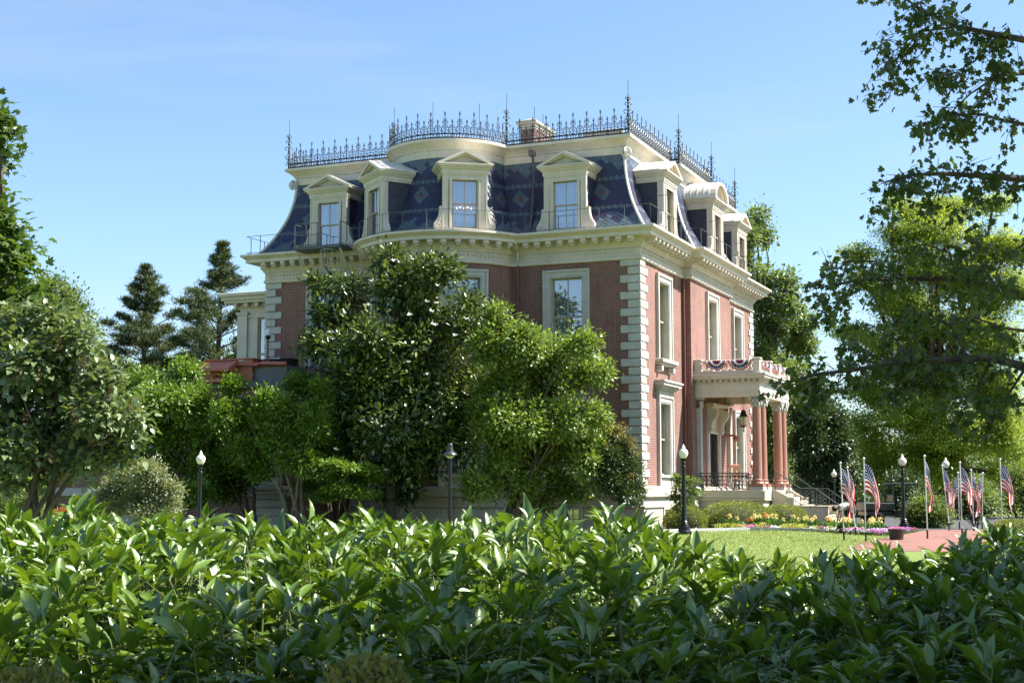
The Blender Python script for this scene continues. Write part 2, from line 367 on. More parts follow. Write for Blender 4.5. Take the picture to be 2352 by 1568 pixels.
# eave cornice
eave = sweep([(-.05, 11.48), (.09, 11.48), (.12, 11.52), (.12, 11.60), (.07, 11.64), (.07, 11.98), (.13, 12.0), (.13, 12.05), (.20, 12.12), (.24, 12.2), (.24, 12.40), (.74, 12.42), (.74, 12.56), (.78, 12.58), (.86, 12.66), (.94, 12.70), (.94, 12.80), (.30, 12.86), (-.2, 12.88)], 'eave_cornice', CREAM)
def path_items(d, sp, front_only=True):
    """places along the two seen facades: (x, y, rotation)"""
    out = []; r = BR+d; ph = math.acos((BT+d)/r); sR = BC-r*math.sin(ph); sL = BC+r*math.sin(ph)
    def seg(p, q, rz, a=.25):
        L = math.dist(p, q); n = max(1, round((L-2*a)/sp))
        for i in range(n+1):
            u = (a+(L-2*a)*i/n)/L; out.append((p[0]+(q[0]-p[0])*u, p[1]+(q[1]-p[1])*u, rz))
    seg((0, -d), (-sR, -d), 0, .2)
    n = round(2*ph*r/sp)
    for i in range(1, n): a = -ph+2*ph*i/n; out.append((*bow_pt(a, d), -a))
    seg((-sL, -d), (-W, -d), 0, .2)
    seg((d, 0), (d, B0-d), R(90), .2); seg((BP+d, B0-d), (BP+d, B1+d), R(90), .2); seg((d, B1+d), (d, T_), R(90), .2)
    return out
mbm = MB(); mbm.cbox(-.12, .12, -.44, .02, -.02, .16, .015); mbm.cbox(-.085, .085, -.36, .02, -.10, -.02, .015); mbm.cbox(-.07, .07, -.465, -.44, .02, .13, .008)
first = None
for x, y, rz in path_items(.24, .56):
    if first is None: o = first = mbm.build('cornice_block', CREAM, eave)
    else: o = first.copy(); COL.objects.link(o); o.parent = eave
    o.location = (x, y, 12.28); o.rotation_euler = (0, 0, rz)
mb = MB()
for x, y, rz in path_items(.075, .19): mb.ball((x, y, 11.83), .062, 0, 6, 4)
mb.build('bead_row', CREAM, eave)
mb = MB()                                                      # raised panel edges of the frieze
def strip(mb, pts, z0, z1, d0=.0):
    for (x0, y0), (x1, y1) in zip(pts[:-1], pts[1:]):
        p, q = Vector((x0, y0)), Vector((x1, y1)); t_ = (q-p).normalized(); n_ = Vector((-t_.y, t_.x))*.025
        a, b = p+n_, q+n_; c, e = p-n_, q-n_
        mb.add([(*c, z0), (*e, z0), (*b, z0), (*a, z0), (*c, z1), (*e, z1), (*b, z1), (*a, z1)], [(0, 3, 2, 1), (4, 5, 6, 7), (0, 1, 5, 4), (2, 3, 7, 6), (1, 2, 6, 5), (3, 0, 4, 7)])
pl = plan(.07)
for z in (11.70, 11.93): strip(mb, pl[:NA+3], z, z+.03); strip(mb, [pl[-6+2], pl[-3], pl[-2], pl[-1], pl[0]], z, z+.03)
mb.build('frieze_moulding', CREAM, eave)
# quoins
def quoins(x, y, sx, sy, n0=1.8, z1=11.5, both=True):
    mb = MB(); h = .361; k = 0; z = n0
    while z < z1-.1:
        top = min(z+h, z1); L = k % 2 == 0; a, b = (.86, .62) if L else (.52, .95)
        e = .055; g = .03
        xs = (x+e*sx, x-a*sx); ys = (y+e*sy, y-b*sy)
        # block on the front face (along x) and on the side face (along y) share the corner
        mb.cbox(xs[0], xs[1], ys[0], y+.12*-sy, z+g*.5, top-g*.5, .028)
        mb.cbox(xs[0], x-.12*sx, y+.121*-sy, ys[1], z+g*.5, top-g*.5, .028)
        z += h; k += 1
    return mb.build('quoin', STONE, house, smooth=None)
quoins(0, 0, 1, -1); quoins(-W, 0, -1, -1); quoins(0, T_, 1, 1)
# windows ------------------------------------------------------
def frame_border(mb, w, z0, z1, t_, y0, y1, bottom=False, m=0):
    mb.box(-w-t_, -w, y0, y1, z0, z1, m); mb.box(w, w+t_, y0, y1, z0, z1, m); mb.box(-w-t_, w+t_, y0, y1, z1, z1+t_, m)
    if bottom: mb.box(-w-t_, w+t_, y0, y1, z0-t_, z0, m)
def window(x, y, rz, z0, z1, hood=False, sill=False, basew=False, glass=GLASS, parent=house, name='window', curt=None, trim=STONE, plain=False):
    h = z1-z0; w = HW
    mb = MB()
    frame_border(mb, w+.26, -.05 if not basew else -.5, h+.26, .10, -.15, .0)
    frame_border(mb, w+.06, -.05 if not basew else -.5, h+.06, .198, -.10, .01)
    frame_border(mb, w, 0, h, .058, -.07, .36)
    if basew: mb.box(-w-.058, w+.058, -.06, .02, -.5, -.09); mb.cbox(-w-.2, w+.2, -.16, .0, -.12, -.0, .015)
    win = mb.build(name, trim, parent, (x, y, z0), rz)
    if sill:
        s = MB(); s.cbox(-w-.46, w+.46, -.36, .02, -.22, -.06, .02); s.cbox(-w-.4, w+.4, -.26, .02, -.32, -.221, .02)
        for q in (-w-.16, w+.16): s.cbox(q-.12, q+.12, -.24, .02, -.62, -.321, .04)
        s.build('sill', trim, win)
    if hood:
        s = MB(); s.prism([(-w-.38, h+.36), (w+.38, h+.36), (w+.38, h+.58), (-w-.38, h+.58)], -.14, .0)
        for i, (e, za, zb) in enumerate(((.16, .58, .66), (.24, .66, .76), (.36, .76, .90), (.42, .90, .98))): s.box(-w-.30-e, w+.30+e, -.08-e, .0, h+za, h+zb)
        s.build('hood', trim, win)
    s = MB(); mid = h*.5
    for lo, hi, yy in ((mid-.03, h, .16), (0, mid+.03, .21)):
        s.box(-w, -w+.07, yy, yy+.045, lo, hi); s.box(w-.07, w, yy, yy+.045, lo, hi); s.box(-w+.07, w-.07, yy, yy+.045, hi-.065, hi); s.box(-w+.07, w-.07, yy, yy+.045, lo, lo+.075)
        s.box(-.02, .02, yy+.004, yy+.04, lo+.075, hi-.065)
    s.build('sash', CREAM_D, win, smooth=None)
    g = MB(); g.add([(-w+.05, .185, mid), (w-.05, .185, mid), (w-.05, .185, h-.03), (-w+.05, .185, h-.03)], [(0, 1, 2, 3)]); g.add([(-w+.05, .235, .03), (w-.05, .235, .03), (w-.05, .235, mid), (-w+.05, .235, mid)], [(0, 1, 2, 3)])
    g.build('pane', glass, win, smooth=None)
    curtains(win, w, 0, h, .42, curt)
    return win
def curtains(win, w, z0, z1, y, kind):
    c = MB()
    if kind == 'blind':
        c.box(-w+.02, w-.02, y-.1, y-.09, z0+.05, z1); c.build('blind', SHADE, win, smooth=None); return
    spans = ((-w, -w*.45), (w*.45, w)) if kind == 'open' else ((-w, w),)
    for a, b in spans:
        n = int((b-a)/.03); vs = []; fs = []
        for i in range(n+1):
            u = a+(b-a)*i/n; yy = y+.035*math.sin(i*1.25)+.01*math.sin(i*.37); vs += [(u, yy, z0), (u, yy, z1)]
        fs = [(2*i, 2*i+2, 2*i+3, 2*i+1) for i in range(n)]; c.add(vs, fs)
    c.build('curtain', CURT, win)
for s_, k_ in ((SL, 'full'), (SR, 'open')):
    window(-s_, 0, 0, *UP, curt=k_); window(-s_, 0, 0, *LO, curt='full', basew=True)
for a_, k_ in ((-BA, 'open'), (BA, 'full')):
    x_, y_ = bow_pt(a_, -.02); window(x_, y_, -a_, *UP, curt=k_); window(x_, y_, -a_, *LO, curt='full', basew=True)
window(0, 3.3, R(90), *UP, sill=True, curt='blind', glass=GLASSR); window(0, 3.3, R(90), *LO, hood=True, basew=True, curt='blind', glass=GLASSR)
window(BP, B0+3.65, R(90), *UP, sill=True, curt='blind', glass=GLASSR)
window(0, B1+2.9, R(90), *UP, sill=True, curt='blind', glass=GLASSR); window(0, B1+2.9, R(90), *LO, basew=True, curt='blind', glass=GLASSR)
# basement windows (small, in the stone base)
for x_, y_, rz_ in ((-3.35, -.14, 0), (-5.1, -.14, 0), (.14, 3.3, R(90))):
    mb = MB(); mb.box(-.75, -.62, -.05, .0, .05, .82); mb.box(.62, .75, -.05, .0, .05, .82); mb.box(-.75, .75, -.06, .0, .82, .9)
    bw_ = mb.build('basement_window', CREAM, house, (x_, y_, -.02), rz_, None)
    mb = MB(); mb.box(-.62, .62, -.012, -.004, .05, .82, 0)
    for q in (-.62, -.33, -.02, .29, .58): mb.box(q, q+.04, -.03, -.013, .05, .82, 1)
    mb.box(-.62, .62, -.028, -.013, .42, .45, 1); mb.build('pane', [GLASSR, CREAM_D], bw_, smooth=None)
# mansard roof: real slates --------------------------------------
ZB, ZT = 12.86, 16.52
def prof(h): return .27-1.27*(1-(1-h)**2.1), ZB+(ZT-ZB)*h      # (outward offset, z)
hs = [i/14 for i in range(15)]
sweep([(prof(h)[0]-.02, prof(h)[1]) for h in hs], 'mansard_roof', SLATED)
tab = [prof(i/200) for i in range(201)]; cum = [0]
for p, q in zip(tab[:-1], tab[1:]): cum.append(cum[-1]+math.dist(p, q))
SLEN = cum[-1]
def at_len(l):
    l = min(max(l, 0), SLEN); return prof(np.interp(l, cum, [i/200 for i in range(201)]))
LIGHT, BLUE, PURP, RED = (.088, .124, .152), (.030, .037, .086), (.042, .034, .074), (.17, .045, .04)
NROW = 24; EX = SLEN/NROW; SW = .29
def slate_col(r, c, mot, purple):
    z4 = c % 4
    if r <= 1 or (r == 2 and z4 in (0, 1, 2)) or (r == 3 and z4 in (0, 1)) or (r == 4 and z4 == 0): return LIGHT
    if r >= NROW-2 or (r == NROW-3 and z4 in (0, 1, 2)) or (r == NROW-4 and z4 in (0, 1)) or (r == NROW-5 and z4 == 0): return LIGHT
    if r in (7, 16): return LIGHT
    if mot is not None:
        dr, dc = r-12, mot*2                                # half-slate steps
        if abs(dr)+abs(dc) <= 1.01 and abs(dc) < .6 and dr == 0: return RED
        if abs(dr)+abs(dc) <= 2.3: return LIGHT
    return PURP if random.random() < purple else BLUE
def slates(pfun, umin, umax, nu, motifs, purple, name='slate_course'):
    """pfun(u01, d) -> xy on the plan at offset d, u01 in 0..1"""
    V, F, C = [], [], []
    wid = (umax-umin)/nu
    for r in range(NROW):
        for c in range(-1, nu+1):
            uc = (c+.5+(.5 if r % 2 else 0)); mot = None
            for m_ in motifs:
                dd = uc-(round(m_/wid-.5)+.5)
                if abs(dd) < 1.6: mot = round(dd*2)/2
            col = np.array(slate_col(r, c, mot, purple))*RNG.uniform(.86, 1.14)
            l0, l1 = r*EX-.03, r*EX+EX*1.75
            g = .47
            shape = [(-g*.5, l0, .022), (g*.5, l0, .022), (g, l0+EX*.62, .016), (g, l1, .002), (-g, l1, .002), (-g, l0+EX*.62, .016)]
            n0 = len(V); ok = True; pts = []
            for du, l, off in shape:
                u = (uc+du)/nu
                u = min(1, max(0, u)); d, z = at_len(l); x, y = pfun(u, d+off*.8); pts.append((x, y, z+off*.5))
            if uc-g > nu or uc+g < 0: continue
            V += pts; F.append([n0+i for i in range(6)]); C.append((*col, 1))
    F6 = [list(f) for f in F]
    return np_obj(name, V, F6, SLATE, roofp, col=C)
roofp = [o for o in house.children if o.name.startswith('mansard_roof')][0]
def lin(p0f, p1f):
    def f(u, d): a, b = p0f(d), p1f(d); return (a[0]+(b[0]-a[0])*u, a[1]+(b[1]-a[1])*u)
    return f
pc = lambda i: (lambda d: plan(d)[i])
def bowf(u, d):
    r = BR+d; ph = math.acos(min(1, (BT+d)/r)); a = -ph+2*ph*u; return bow_pt(a, d)
LR = BC-BR*math.sin(PH0)
slates(lin(pc(0), pc(1)), 0, LR, round(LR/SW), (1.35, 5.3), .3)
slates(bowf, 0, 2*LA, round(2*LA/SW), (.55, LA, 2*LA-.55), .22)
slates(lin(pc(NA+1), pc(NA+2)), 0, LR, round(LR/SW), (.6, 4.7), .12)
iA = NA+2
slates(lin(pc(-1), pc(0)), 0, B0, round(B0/SW), (1.4, 5.2), .6)
slates(lin(pc(-3), pc(-2)), 0, B1-B0, round((B1-B0)/SW), (1.6, 5.6), .6)
slates(lin(pc(-5), pc(-4)), 0, T_-B1, round((T_-B1)/SW), (1.2, 5.2), .6)
slates(lin(pc(-2), pc(-1)), 0, .4, 2, (), .6); slates(lin(pc(-4), pc(-3)), 0, .4, 2, (), .6)
slates(lin(pc(NA+2), pc(NA+3)), 0, T_, round(T_/SW), (), .3)
for idx in (0, NA+2, -2, -3):                                 # rolled hips
    pts = []
    for i in range(13):
        d, z = prof(i/12); x, y = plan(d+.03)[idx]; pts.append((x, y, z+.02))
    mb = MB(); mb.tube(pts, .07, 6)
    d, z = prof(1); x, y = plan(d+.16)[idx]
    for ax in ((1, 0), (0, 1)):
        ring = [(x+ax[0]*.2*math.cos(q*.45), y+ax[1]*.2*math.cos(q*.45), z-.12+.2*math.sin(q*.45)) for q in range(15)]
        mb.tube(ring, .05, 5)
    mb.ball((x, y, z-.12), .13); mb.build('hip_roll', LEAD, house)
sweep([(-1.02, 16.38), (-.96, 16.38), (-.94, 16.44), (-.94, 16.70), (-.88, 16.72), (-.88, 16.78), (-.80, 16.86), (-.66, 16.98), (-.58, 17.02), (-.54, 17.03), (-.54, 17.16), (-.95, 17.19)], 'roof_cornice', CREAM)
sweep([(-.93, 17.10), (-.95, 17.185)], 'roof_deck', LEAD, cap=1)
# cresting -------------------------------------------------------
def arc(cx, cz, r, a0, a1, n=8): return [(cx+r*math.cos(a0+(a1-a0)*i/n), cz+r*math.sin(a0+(a1-a0)*i/n)) for i in range(n+1)]
def crest_module(L):
    """polylines (x, z) and radius of one repeat of the iron cresting"""
    out = [([(0, .02), (L, .02)], .02), ([(0, .20), (L, .20)], .02)]
    nr = 5
    for i in range(nr): out.append((arc((i+.5)*L/nr, .11, .072, 0, 2*math.pi, 10), .014))
    for c, H in ((0, 1.12), (L/2, .76)):
        out.append(([(c, -.05), (c, H)], .017))
        z = H-.16; out.append(([(c, H+.09), (c-.035, H), (c, z+.02), (c+.035, H), (c, H+.09)], .012))
        for s_ in (-1, 1):
            out.append((arc(c+s_*.065, .30, .062, R(90-s_*90)+math.pi*(s_ > 0), R(90-s_*90)+math.pi*(s_ > 0)+s_*R(300), 9), .013))
            out.append((arc(c+s_*.05, .48, .048, 0, 2*math.pi, 8), .011))
            if H > 1: out.append((arc(c+s_*.055, .70, .055, 0, 2*math.pi, 8), .012)); out.append(([(c+s_*.10, .88), (c+s_*.03, .82), (c, .84)], .012)); out.append(([(c+s_*.12, .66), (c+s_*.10, .78), (c, .80)], .011))
            out.append(([(c+s_*.02, .60), (c+s_*.10, .56), (c+s_*.155, .44), (c+s_*.16, .30), (c+s_*.163, .20)], .012))
    return out
def cresting(pf, L):
    n = max(1, round(L/.66)); mb = MB()
    for k in range(n):
        for pts, r in crest_module(L/n):
            P = []
            for x, z in pts: px_, py_ = pf((k*L/n+x)/L); P.append((px_, py_, 17.2+z))
            mb.tube(P, r*1.15, 4, 0, False)
    return mb.build('iron_cresting', IRON, house)
DC = -.68; cp = plan(DC)
def seg(a, b): return (lambda u: (a[0]+(b[0]-a[0])*u, a[1]+(b[1]-a[1])*u)), math.dist(a, b)
for a, b in ((cp[0], cp[1]), (cp[NA+1], cp[NA+2]), (cp[-1], cp[0]), (cp[-2], cp[-1]), (cp[-3], cp[-2]), (cp[-4], cp[-3]), (cp[-5], cp[-4]), (cp[NA+2], cp[NA+3]), (cp[NA+3], cp[-5])):
    f_, L_ = seg(a, b)
    if L_ > .3: cresting(f_, L_)
r_ = BR+DC; ph_ = math.acos((BT+DC)/r_); cresting(lambda u: bowf(u, DC), 2*ph_*r_)
def finial(x, y):
    mb = MB(); mb.tube([(0, 0, -.08), (0, 0, 1.75)], [.045, .02], 6)
    for z in (.45, .85, 1.2, 1.5): mb.ball((0, 0, z), .07, 0, 6, 4, 1.4)
    for z, r in ((.2, .1), (.55, .14), (.98, .15), (1.32, .11), (1.58, .09)):
        for k in range(4):
            a = k*math.pi/2+.4; ca, sa = math.cos(a), math.sin(a)
            mb.tube([(ca*(.02+q[0]), sa*(.02+q[0]), z+q[1]) for q in arc(r*.6, 0, r*.55, math.pi, -R(90), 7)], .016, 4, 0, False)
    o = mb.build('corner_finial', IRON, house, (x, y, 17.2))
    r = MB(); r.tube([(0, 0, 1.75), (.01, 0, 2.4)], .012, 4); r.build('lightning_rod', IRON, o)
for i in (0, 1, NA+1, NA+2, -2, -3, -5): finial(*cp[i])
mb = MB()
for u in (.2, .45): x, y = bowf(u, DC); mb.tube([(x, y, 17.3), (x, y, 18.85)], .012, 4)
mb.build('lightning_rod', IRON, house)
# chimney
mb = MB()
def uvbox(mb, x0, x1, y0, y1, z0, z1):
    for (p, q) in (((x0, y0), (x1, y0)), ((x1, y0), (x1, y1)), ((x1, y1), (x0, y1)), ((x0, y1), (x0, y0))):
        L = math.dist(p, q); mb.add([(*p, z0), (*q, z0), (*q, z1), (*p, z1)], [(0, 1, 2, 3)], 0, [((0, z0), (L, z0), (L, z1), (0, z1))])
uvbox(mb, -7.05, -6.35, 3.6, 5.9, 17.1, 18.75); chim = mb.build('chimney', BRICKD, house, smooth=None)
mb = MB(); mb.cbox(-7.09, -6.31, 3.56, 5.94, 18.70, 18.80, .02); mb.cbox(-7.14, -6.26, 3.51, 5.99, 18.801, 18.93, .02); mb.cbox(-7.22, -6.18, 3.43, 6.07, 18.931, 19.10, .03)
mb.add([(-7.12, 3.55, 19.1), (-6.28, 3.55, 19.1), (-6.28, 5.95, 19.1), (-7.12, 5.95, 19.1), (-6.7, 4.3, 19.42), (-6.7, 5.2, 19.42)], [(0, 1, 4), (1, 2, 5, 4), (2, 3, 5), (3, 0, 4, 5)])
mb.build('chimney_cap', simple('weathered_stone', (.27, .25, .22), .85, .15, 4, .2), chim)
mb = MB(); mb.tube([(-6.7, 4.5, 19.3), (-6.7, 4.5, 20.0)], .015, 4); mb.tube([(-6.7, 5.6, 19.1), (-6.7, 5.6, 19.9)], .015, 4); mb.build('lightning_rod', IRON, chim)
mb = MB(); mb.cbox(-3.0, -1.2, 1.2, 2.4, 17.2, 17.62, .03); mb.build('roof_hatch', GREYP, house)
# dormers --------------------------------------------------------
def dormer(x, y, rz, kind, curt):
    zb = 12.86; M = MB(); w = .56; z0, z1 = .12, 2.22; hw = .96; dep = 2.1
    M.box(-hw, -w-.16, 0, .28, 0, 2.44); M.box(w+.16, hw, 0, .28, 0, 2.44); M.box(-w-.16, w+.16, 0, .28, z1+.0, 2.44); M.box(-w-.16, w+.16, 0, .28, 0, z0)
    for sx in (-1, 1):                                        # pilaster edges
        M.box(sx*hw-.03 if sx > 0 else -hw-.03, sx*hw+.03 if sx > 0 else -hw+.03, -.03, .1, 0, 2.40)
    for e, a, b in ((.04, 2.44, 2.52), (.07, 2.52, 2.70), (.14, 2.70, 2.78), (.22, 2.78, 2.86), (.28, 2.86, 2.93)): M.box(-hw-e, hw+e, -e, dep*.72, a, b)
    d = M.build('dormer', CREAM, house, (x, y, zb), rz, None)
    p = MB(); W2 = hw+.30
    if kind == 'gable':
        pk = 3.50
        p.prism([(-W2+.12, 2.931), (W2-.12, 2.931), (0, pk-.1)], .04, .1)
        for sx in (-1, 1):
            q = [(sx*W2, 2.931), (sx*(W2-.26), 2.931), (0, pk-.10), (0, pk+.04)]
            p.prism(q if sx > 0 else q[::-1], -.27, .06); q2 = [(sx*(W2-.24), 2.98), (sx*(W2-.40), 2.98), (0, pk-.19), (0, pk-.10)]
            p.prism(q2 if sx > 0 else q2[::-1], -.14, .05)
        rf = MB(); rf.prism([(-W2-.02, 2.935), (W2+.02, 2.935), (W2+.02, 2.965), (0, pk+.085), (-W2-.02, 2.965)], .061, dep)
        for q in range(1, 6): rf.box(-.015, .015, q*.33, q*.33+.03, pk+.07, pk+.10)
    else:
        ar = lambda r, n=14: [(r*math.cos(math.pi*i/n), 2.931+r*.74*math.sin(math.pi*i/n)) for i in range(n+1)]
        p.prism(ar(W2-.2)[::1], .04, .1); o_, i_ = ar(W2), ar(W2-.2)
        for k in range(14): p.prism([o_[k], o_[k+1], i_[k+1], i_[k]], -.27, .06)
        o_, i_ = ar(W2-.2), ar(W2-.3)
        for k in range(14): p.prism([o_[k], o_[k+1], i_[k+1], i_[k]], -.13, .05)
        rf = MB(); rf.prism(ar(W2+.04), .061, dep)
        for q in range(1, 6):
            o_, i_ = ar(W2+.065), ar(W2+.03)
            for k in range(14): rf.prism([o_[k], o_[k+1], i_[k+1], i_[k]], q*.33, q*.33+.04)
    p.build('pediment', CREAM, d, smooth=None if kind == 'gable' else 30); rf.build('dormer_roof', LEAD, d, smooth=30)
    c = MB()
    for sx in (-1, 1):
        xs = sorted((sx*(hw-.12), sx*(hw-.05))); c.box(xs[0], xs[1], .281, dep, 0, 2.44)
    c.build('dormer_cheek', SLATED, d, smooth=None)
    for sx in (-1, 1):                                        # scroll brackets
        b = MB(); pr = [(0, 0), (.30, 0), (.37, .12), (.36, .28), (.28, .40), (.20, .52), (.15, .68), (.12, .9), (.13, 1.02), (.03, 1.06), (0, .98)]
        b.prism([(sx*(hw+.03+a), z) for a, z in (pr if sx > 0 else pr[::-1])], .0, .24)
        for k in range(3): r = .10-.03*k; b.tube([(sx*(hw+.22+r*math.cos(q*.7)), -.01, .22+r*math.sin(q*.7)) for q in range(10)], .016, 4)
        b.tube([(sx*(hw+.16), -.01, .36), (sx*(hw+.10), -.01, .55), (sx*(hw+.08), -.01, .8)], .02, 4)
        b.build('scroll_bracket', CREAM, d, smooth=30)
    s = MB(); frame_border(s, w+.06, z0, z1+.06, .07, -.04, .1); frame_border(s, w, z0, z1, .058, -.02, .16)
    s.build('window_frame', CREAM, d, smooth=None)
    s = MB(); mid = (z0+z1)/2
    for lo, hi, yy in ((mid-.02, z1, .11), (z0, mid+.03, .15)):
        s.box(-w, -w+.05, yy, yy+.04, lo, hi); s.box(w-.05, w, yy, yy+.04, lo, hi); s.box(-w+.05, w-.05, yy, yy+.04, hi-.05, hi); s.box(-w+.05, w-.05, yy, yy+.04, lo, lo+.06); s.box(-.015, .015, yy+.004, yy+.035, lo+.06, hi-.05)
    s.build('sash', CREAM_D, d, smooth=None)
    g = MB(); g.add([(-w, .13, mid), (w, .13, mid), (w, .13, z1), (-w, .13, z1)], [(0, 1, 2, 3)]); g.add([(-w, .17, z0), (w, .17, z0), (w, .17, mid), (-w, .17, mid)], [(0, 1, 2, 3)])
    g.build('pane', GLASS if rz < 1 else GLASSR, d, smooth=None); curtains(d, w, z0, z1, .34, curt)
    return d
DF = .33
dormer(-3.28, -DF, 0, 'gable', 'full'); dormer(-15.2, -DF, 0, 'gable', 'open')
x_, y_ = bow_pt(-BA, DF); dch = dormer(x_, y_, BA, 'gable', 'full')
bm_, bt_, bb_ = newmat('warm_bulb'); bb_.inputs['Emission Color'].default_value = (1, .62, .28, 1); bb_.inputs['Emission Strength'].default_value = 2.2
mb = MB()
for q in range(5): mb.tube([(.0, .27, .95), (-.32+.16*q, .27, .84), (-.32+.16*q, .27, .98+.04*(q % 2))], .010, 4)
chd = mb.build('chandelier', IRON, dch)
for q in range(5): mb = MB(); mb.ball((-.32+.16*q, .27, 1.02+.04*(q % 2)), .035, 0, 6, 4); mb.build('bulb', bm_, dch)
if 1: x_, y_ = bow_pt(R(38), DF); dormer(x_, y_, -R(38), 'gable', 'full')
dormer(DF+.05, 3.3, R(90), 'gable', 'blind'); dormer(BP+DF+.05, 10.05, R(90), 'arch', 'blind'); dormer(DF+.05, 16.5, R(90), 'gable', 'blind')
# eave guard rail
def railing(mb, pts, z0, h, r=.014, post=.018, sp=1.15, mid=False):
    for a, b in zip(pts[:-1], pts[1:]): pass
    P = [(x, y, z0+h) for x, y in pts]; mb.tube(P, r, 5)
    mb.tube([(x, y, z0+.06) for x, y in pts], r, 5)
    acc = 0
    for (x0, y0), (x1, y1) in zip(pts[:-1], pts[1:]):
        L = math.dist((x0, y0), (x1, y1)); u = (sp-acc) if acc else 0
        while u <= L: mb.tube([(x0+(x1-x0)*u/L, y0+(y1-y0)*u/L, z0), (x0+(x1-x0)*u/L, y0+(y1-y0)*u/L, z0+h)], post, 5); u += sp
        acc = (L-(u-sp))
pl = plan(.72); mb = MB(); railing(mb, pl[:NA+2]+[(-14.0, -.72)], 12.84, .86); mb.build('guard_rail', IRONG, house)
mb = MB(); railing(mb, [(-16.4, -.72), pl[NA+2], (-(W+.72), 2.5)], 12.84, .86); mb.build('guard_rail', IRONG, house)
mb = MB(); railing(mb, [pl[0], pl[-1], pl[-2], pl[-3], pl[-4], pl[-5]], 12.84, .86); mb.build('guard_rail', IRONG, house)
for yy in (2.0, 4.6, 8.8, 11.3, 15.3, 17.6): # screened posts standing by the dormers
    mb = MB(); xx = (.75 if not B0 < yy < B1 else BP+.75); mb.tube([(xx-.5, yy, 14.6), (xx, yy, 14.6), (xx, yy, 12.84)], .02, 5); mb.build('safety_bar', IRONG, house)
# fire escape at the left dormer
mb = MB(); mb.cbox(-16.1, -13.6, -1.95, -.55, 12.62, 12.78, .01)
fe = mb.build('fire_escape', IRONG, house)
for q in (-16.0, -13.7): mb = MB(); mb.tube([(q, -1.8, 12.62), (q, -.1, 10.6)], .06, 5); mb.build('brace', CREAM, fe)
mb = MB(); railing(mb, [(-16.05, -.7), (-16.05, -1.9), (-14.7, -1.9)], 12.78, 1.05, .02, .02, .6); mb.build('platform_railing', IRONG, fe); mb = MB(); railing(mb, [(-13.65, -1.9), (-13.65, -.6)], 12.78, 1.05, .02, .02, .6); mb.build('platform_railing', IRONG, fe); mb = MB()
mb.tube([(-16.05, -1.9, 13.3), (-14.7, -1.9, 13.3)], .015, 4); mb.build('platform_railing', IRONG, fe)
mb = MB()
for q in (-14.62, -14.1): mb.tube([(q, -1.35, 12.9), (q, -1.3, 6.3)], .03, 5)
for k in range(20): mb.tube([(-14.62, -1.33, 12.4-k*.3), (-14.1, -1.33, 12.4-k*.3)], .014, 4)
for k in range(5):
    z = 12.55-k*1.0; mb.tube([(-14.36+.42*math.sin(a), -1.6-.42*math.cos(a), z) for a in np.linspace(-2.2, 2.2, 12)], .018, 4)
for a in (-1.6, -.8, 0, .8, 1.6): mb.tube([(-14.36+.42*math.sin(a), -1.6-.42*math.cos(a), 12.55), (-14.36+.42*math.sin(a), -1.6-.42*math.cos(a), 8.5)], .016, 4)
mb.build('caged_ladder', GREYP, fe)
# downpipes
mb = MB(); sx_ = -5.1
mb.tube([(sx_, .35, 16.6), (sx_, .55, 15.6), (sx_, .42, 14.6), (sx_+.05, .1, 13.6), (sx_+.1, -.3, 12.9)], .06, 7); mb.cbox(sx_-.13, sx_+.13, .18, .45, 16.5, 16.8, .02); mb.build('downpipe', COPPER, house)
mb = MB(); mb.tube([(-5.45, -.8, 12.4), (-5.55, -.3, 12.1), (-5.6, -.16, 11.7)], .06, 7); mb.build('downpipe', CREAM, house)
mb = MB(); mb.tube([(-5.6, -.14, 11.5), (-5.6, -.14, 1.8)], .06, 7); mb.build('downpipe', simple('brown_downpipe', (.16, .055, .045), .5), house)
mb = MB(); mb.tube([(.12, 6.25, 11.5), (.12, 6.25, 1.9)], .05, 7); mb.build('downpipe', simple('red_downpipe', (.22, .07, .05), .5), house)
# ------------------------------------------------------------ portico
PC = 10.05; PX = 3.2; Y0, Y1 = 6.95, 13.15; ZD = 1.64
mb = MB()                                                     # deck
mb.cbox(BP, 3.62, Y0, Y1, 1.26, ZD, .03); mb.box(BP, 3.52, Y0+.1, Y1-.1, .62, 1.262); mb.cbox(BP, 3.64, Y0-.03, Y1+.03, 1.16, 1.255, .02); mb.box(BP, 3.50, Y0+.12, Y1-.12, -.2, .62)
port = mb.build('portico', STEPST, house, smooth=None)
mb = MB(); zf = 5.95
for e, a, b in ((0, 5.95, 6.14), (.03, 6.14, 6.20), (.0, 6.20, 6.56), (.05, 6.56, 6.62), (.22, 6.74, 6.80), (.30, 6.80, 6.92), (.36, 6.92, 7.0)):
    mb.box(BP-.0, 3.46+e, Y0+.05-e, Y1-.05+e, a, b) if a > 6.5 else [mb.box(BP, 3.46+e, Y0+.05-e, Y0+.5, a, b), mb.box(BP, 3.46+e, Y1-.5, Y1-.05+e, a, b), mb.box(3.0, 3.46+e, Y0+.5, Y1-.5, a, b)]
mb.box(BP, 3.46, Y0+.05, Y1-.05, 6.62, 6.74)
n = 12
for i in range(n): x = .55+i*(3.46-.55)/(n-1); mb.box(x, x+.11, Y0-.11, Y0+.06, 6.625, 6.738)
n = 24
for i in range(n): y = Y0+.02+i*(Y1-Y0-.15)/(n-1); mb.box(3.46, 3.62, y, y+.11, 6.625, 6.738)
mb.box(BP, 3.1, Y0+.4, Y1-.4, 6.40, 6.45)
mb.build('entablature', CREAM, port, smooth=None)
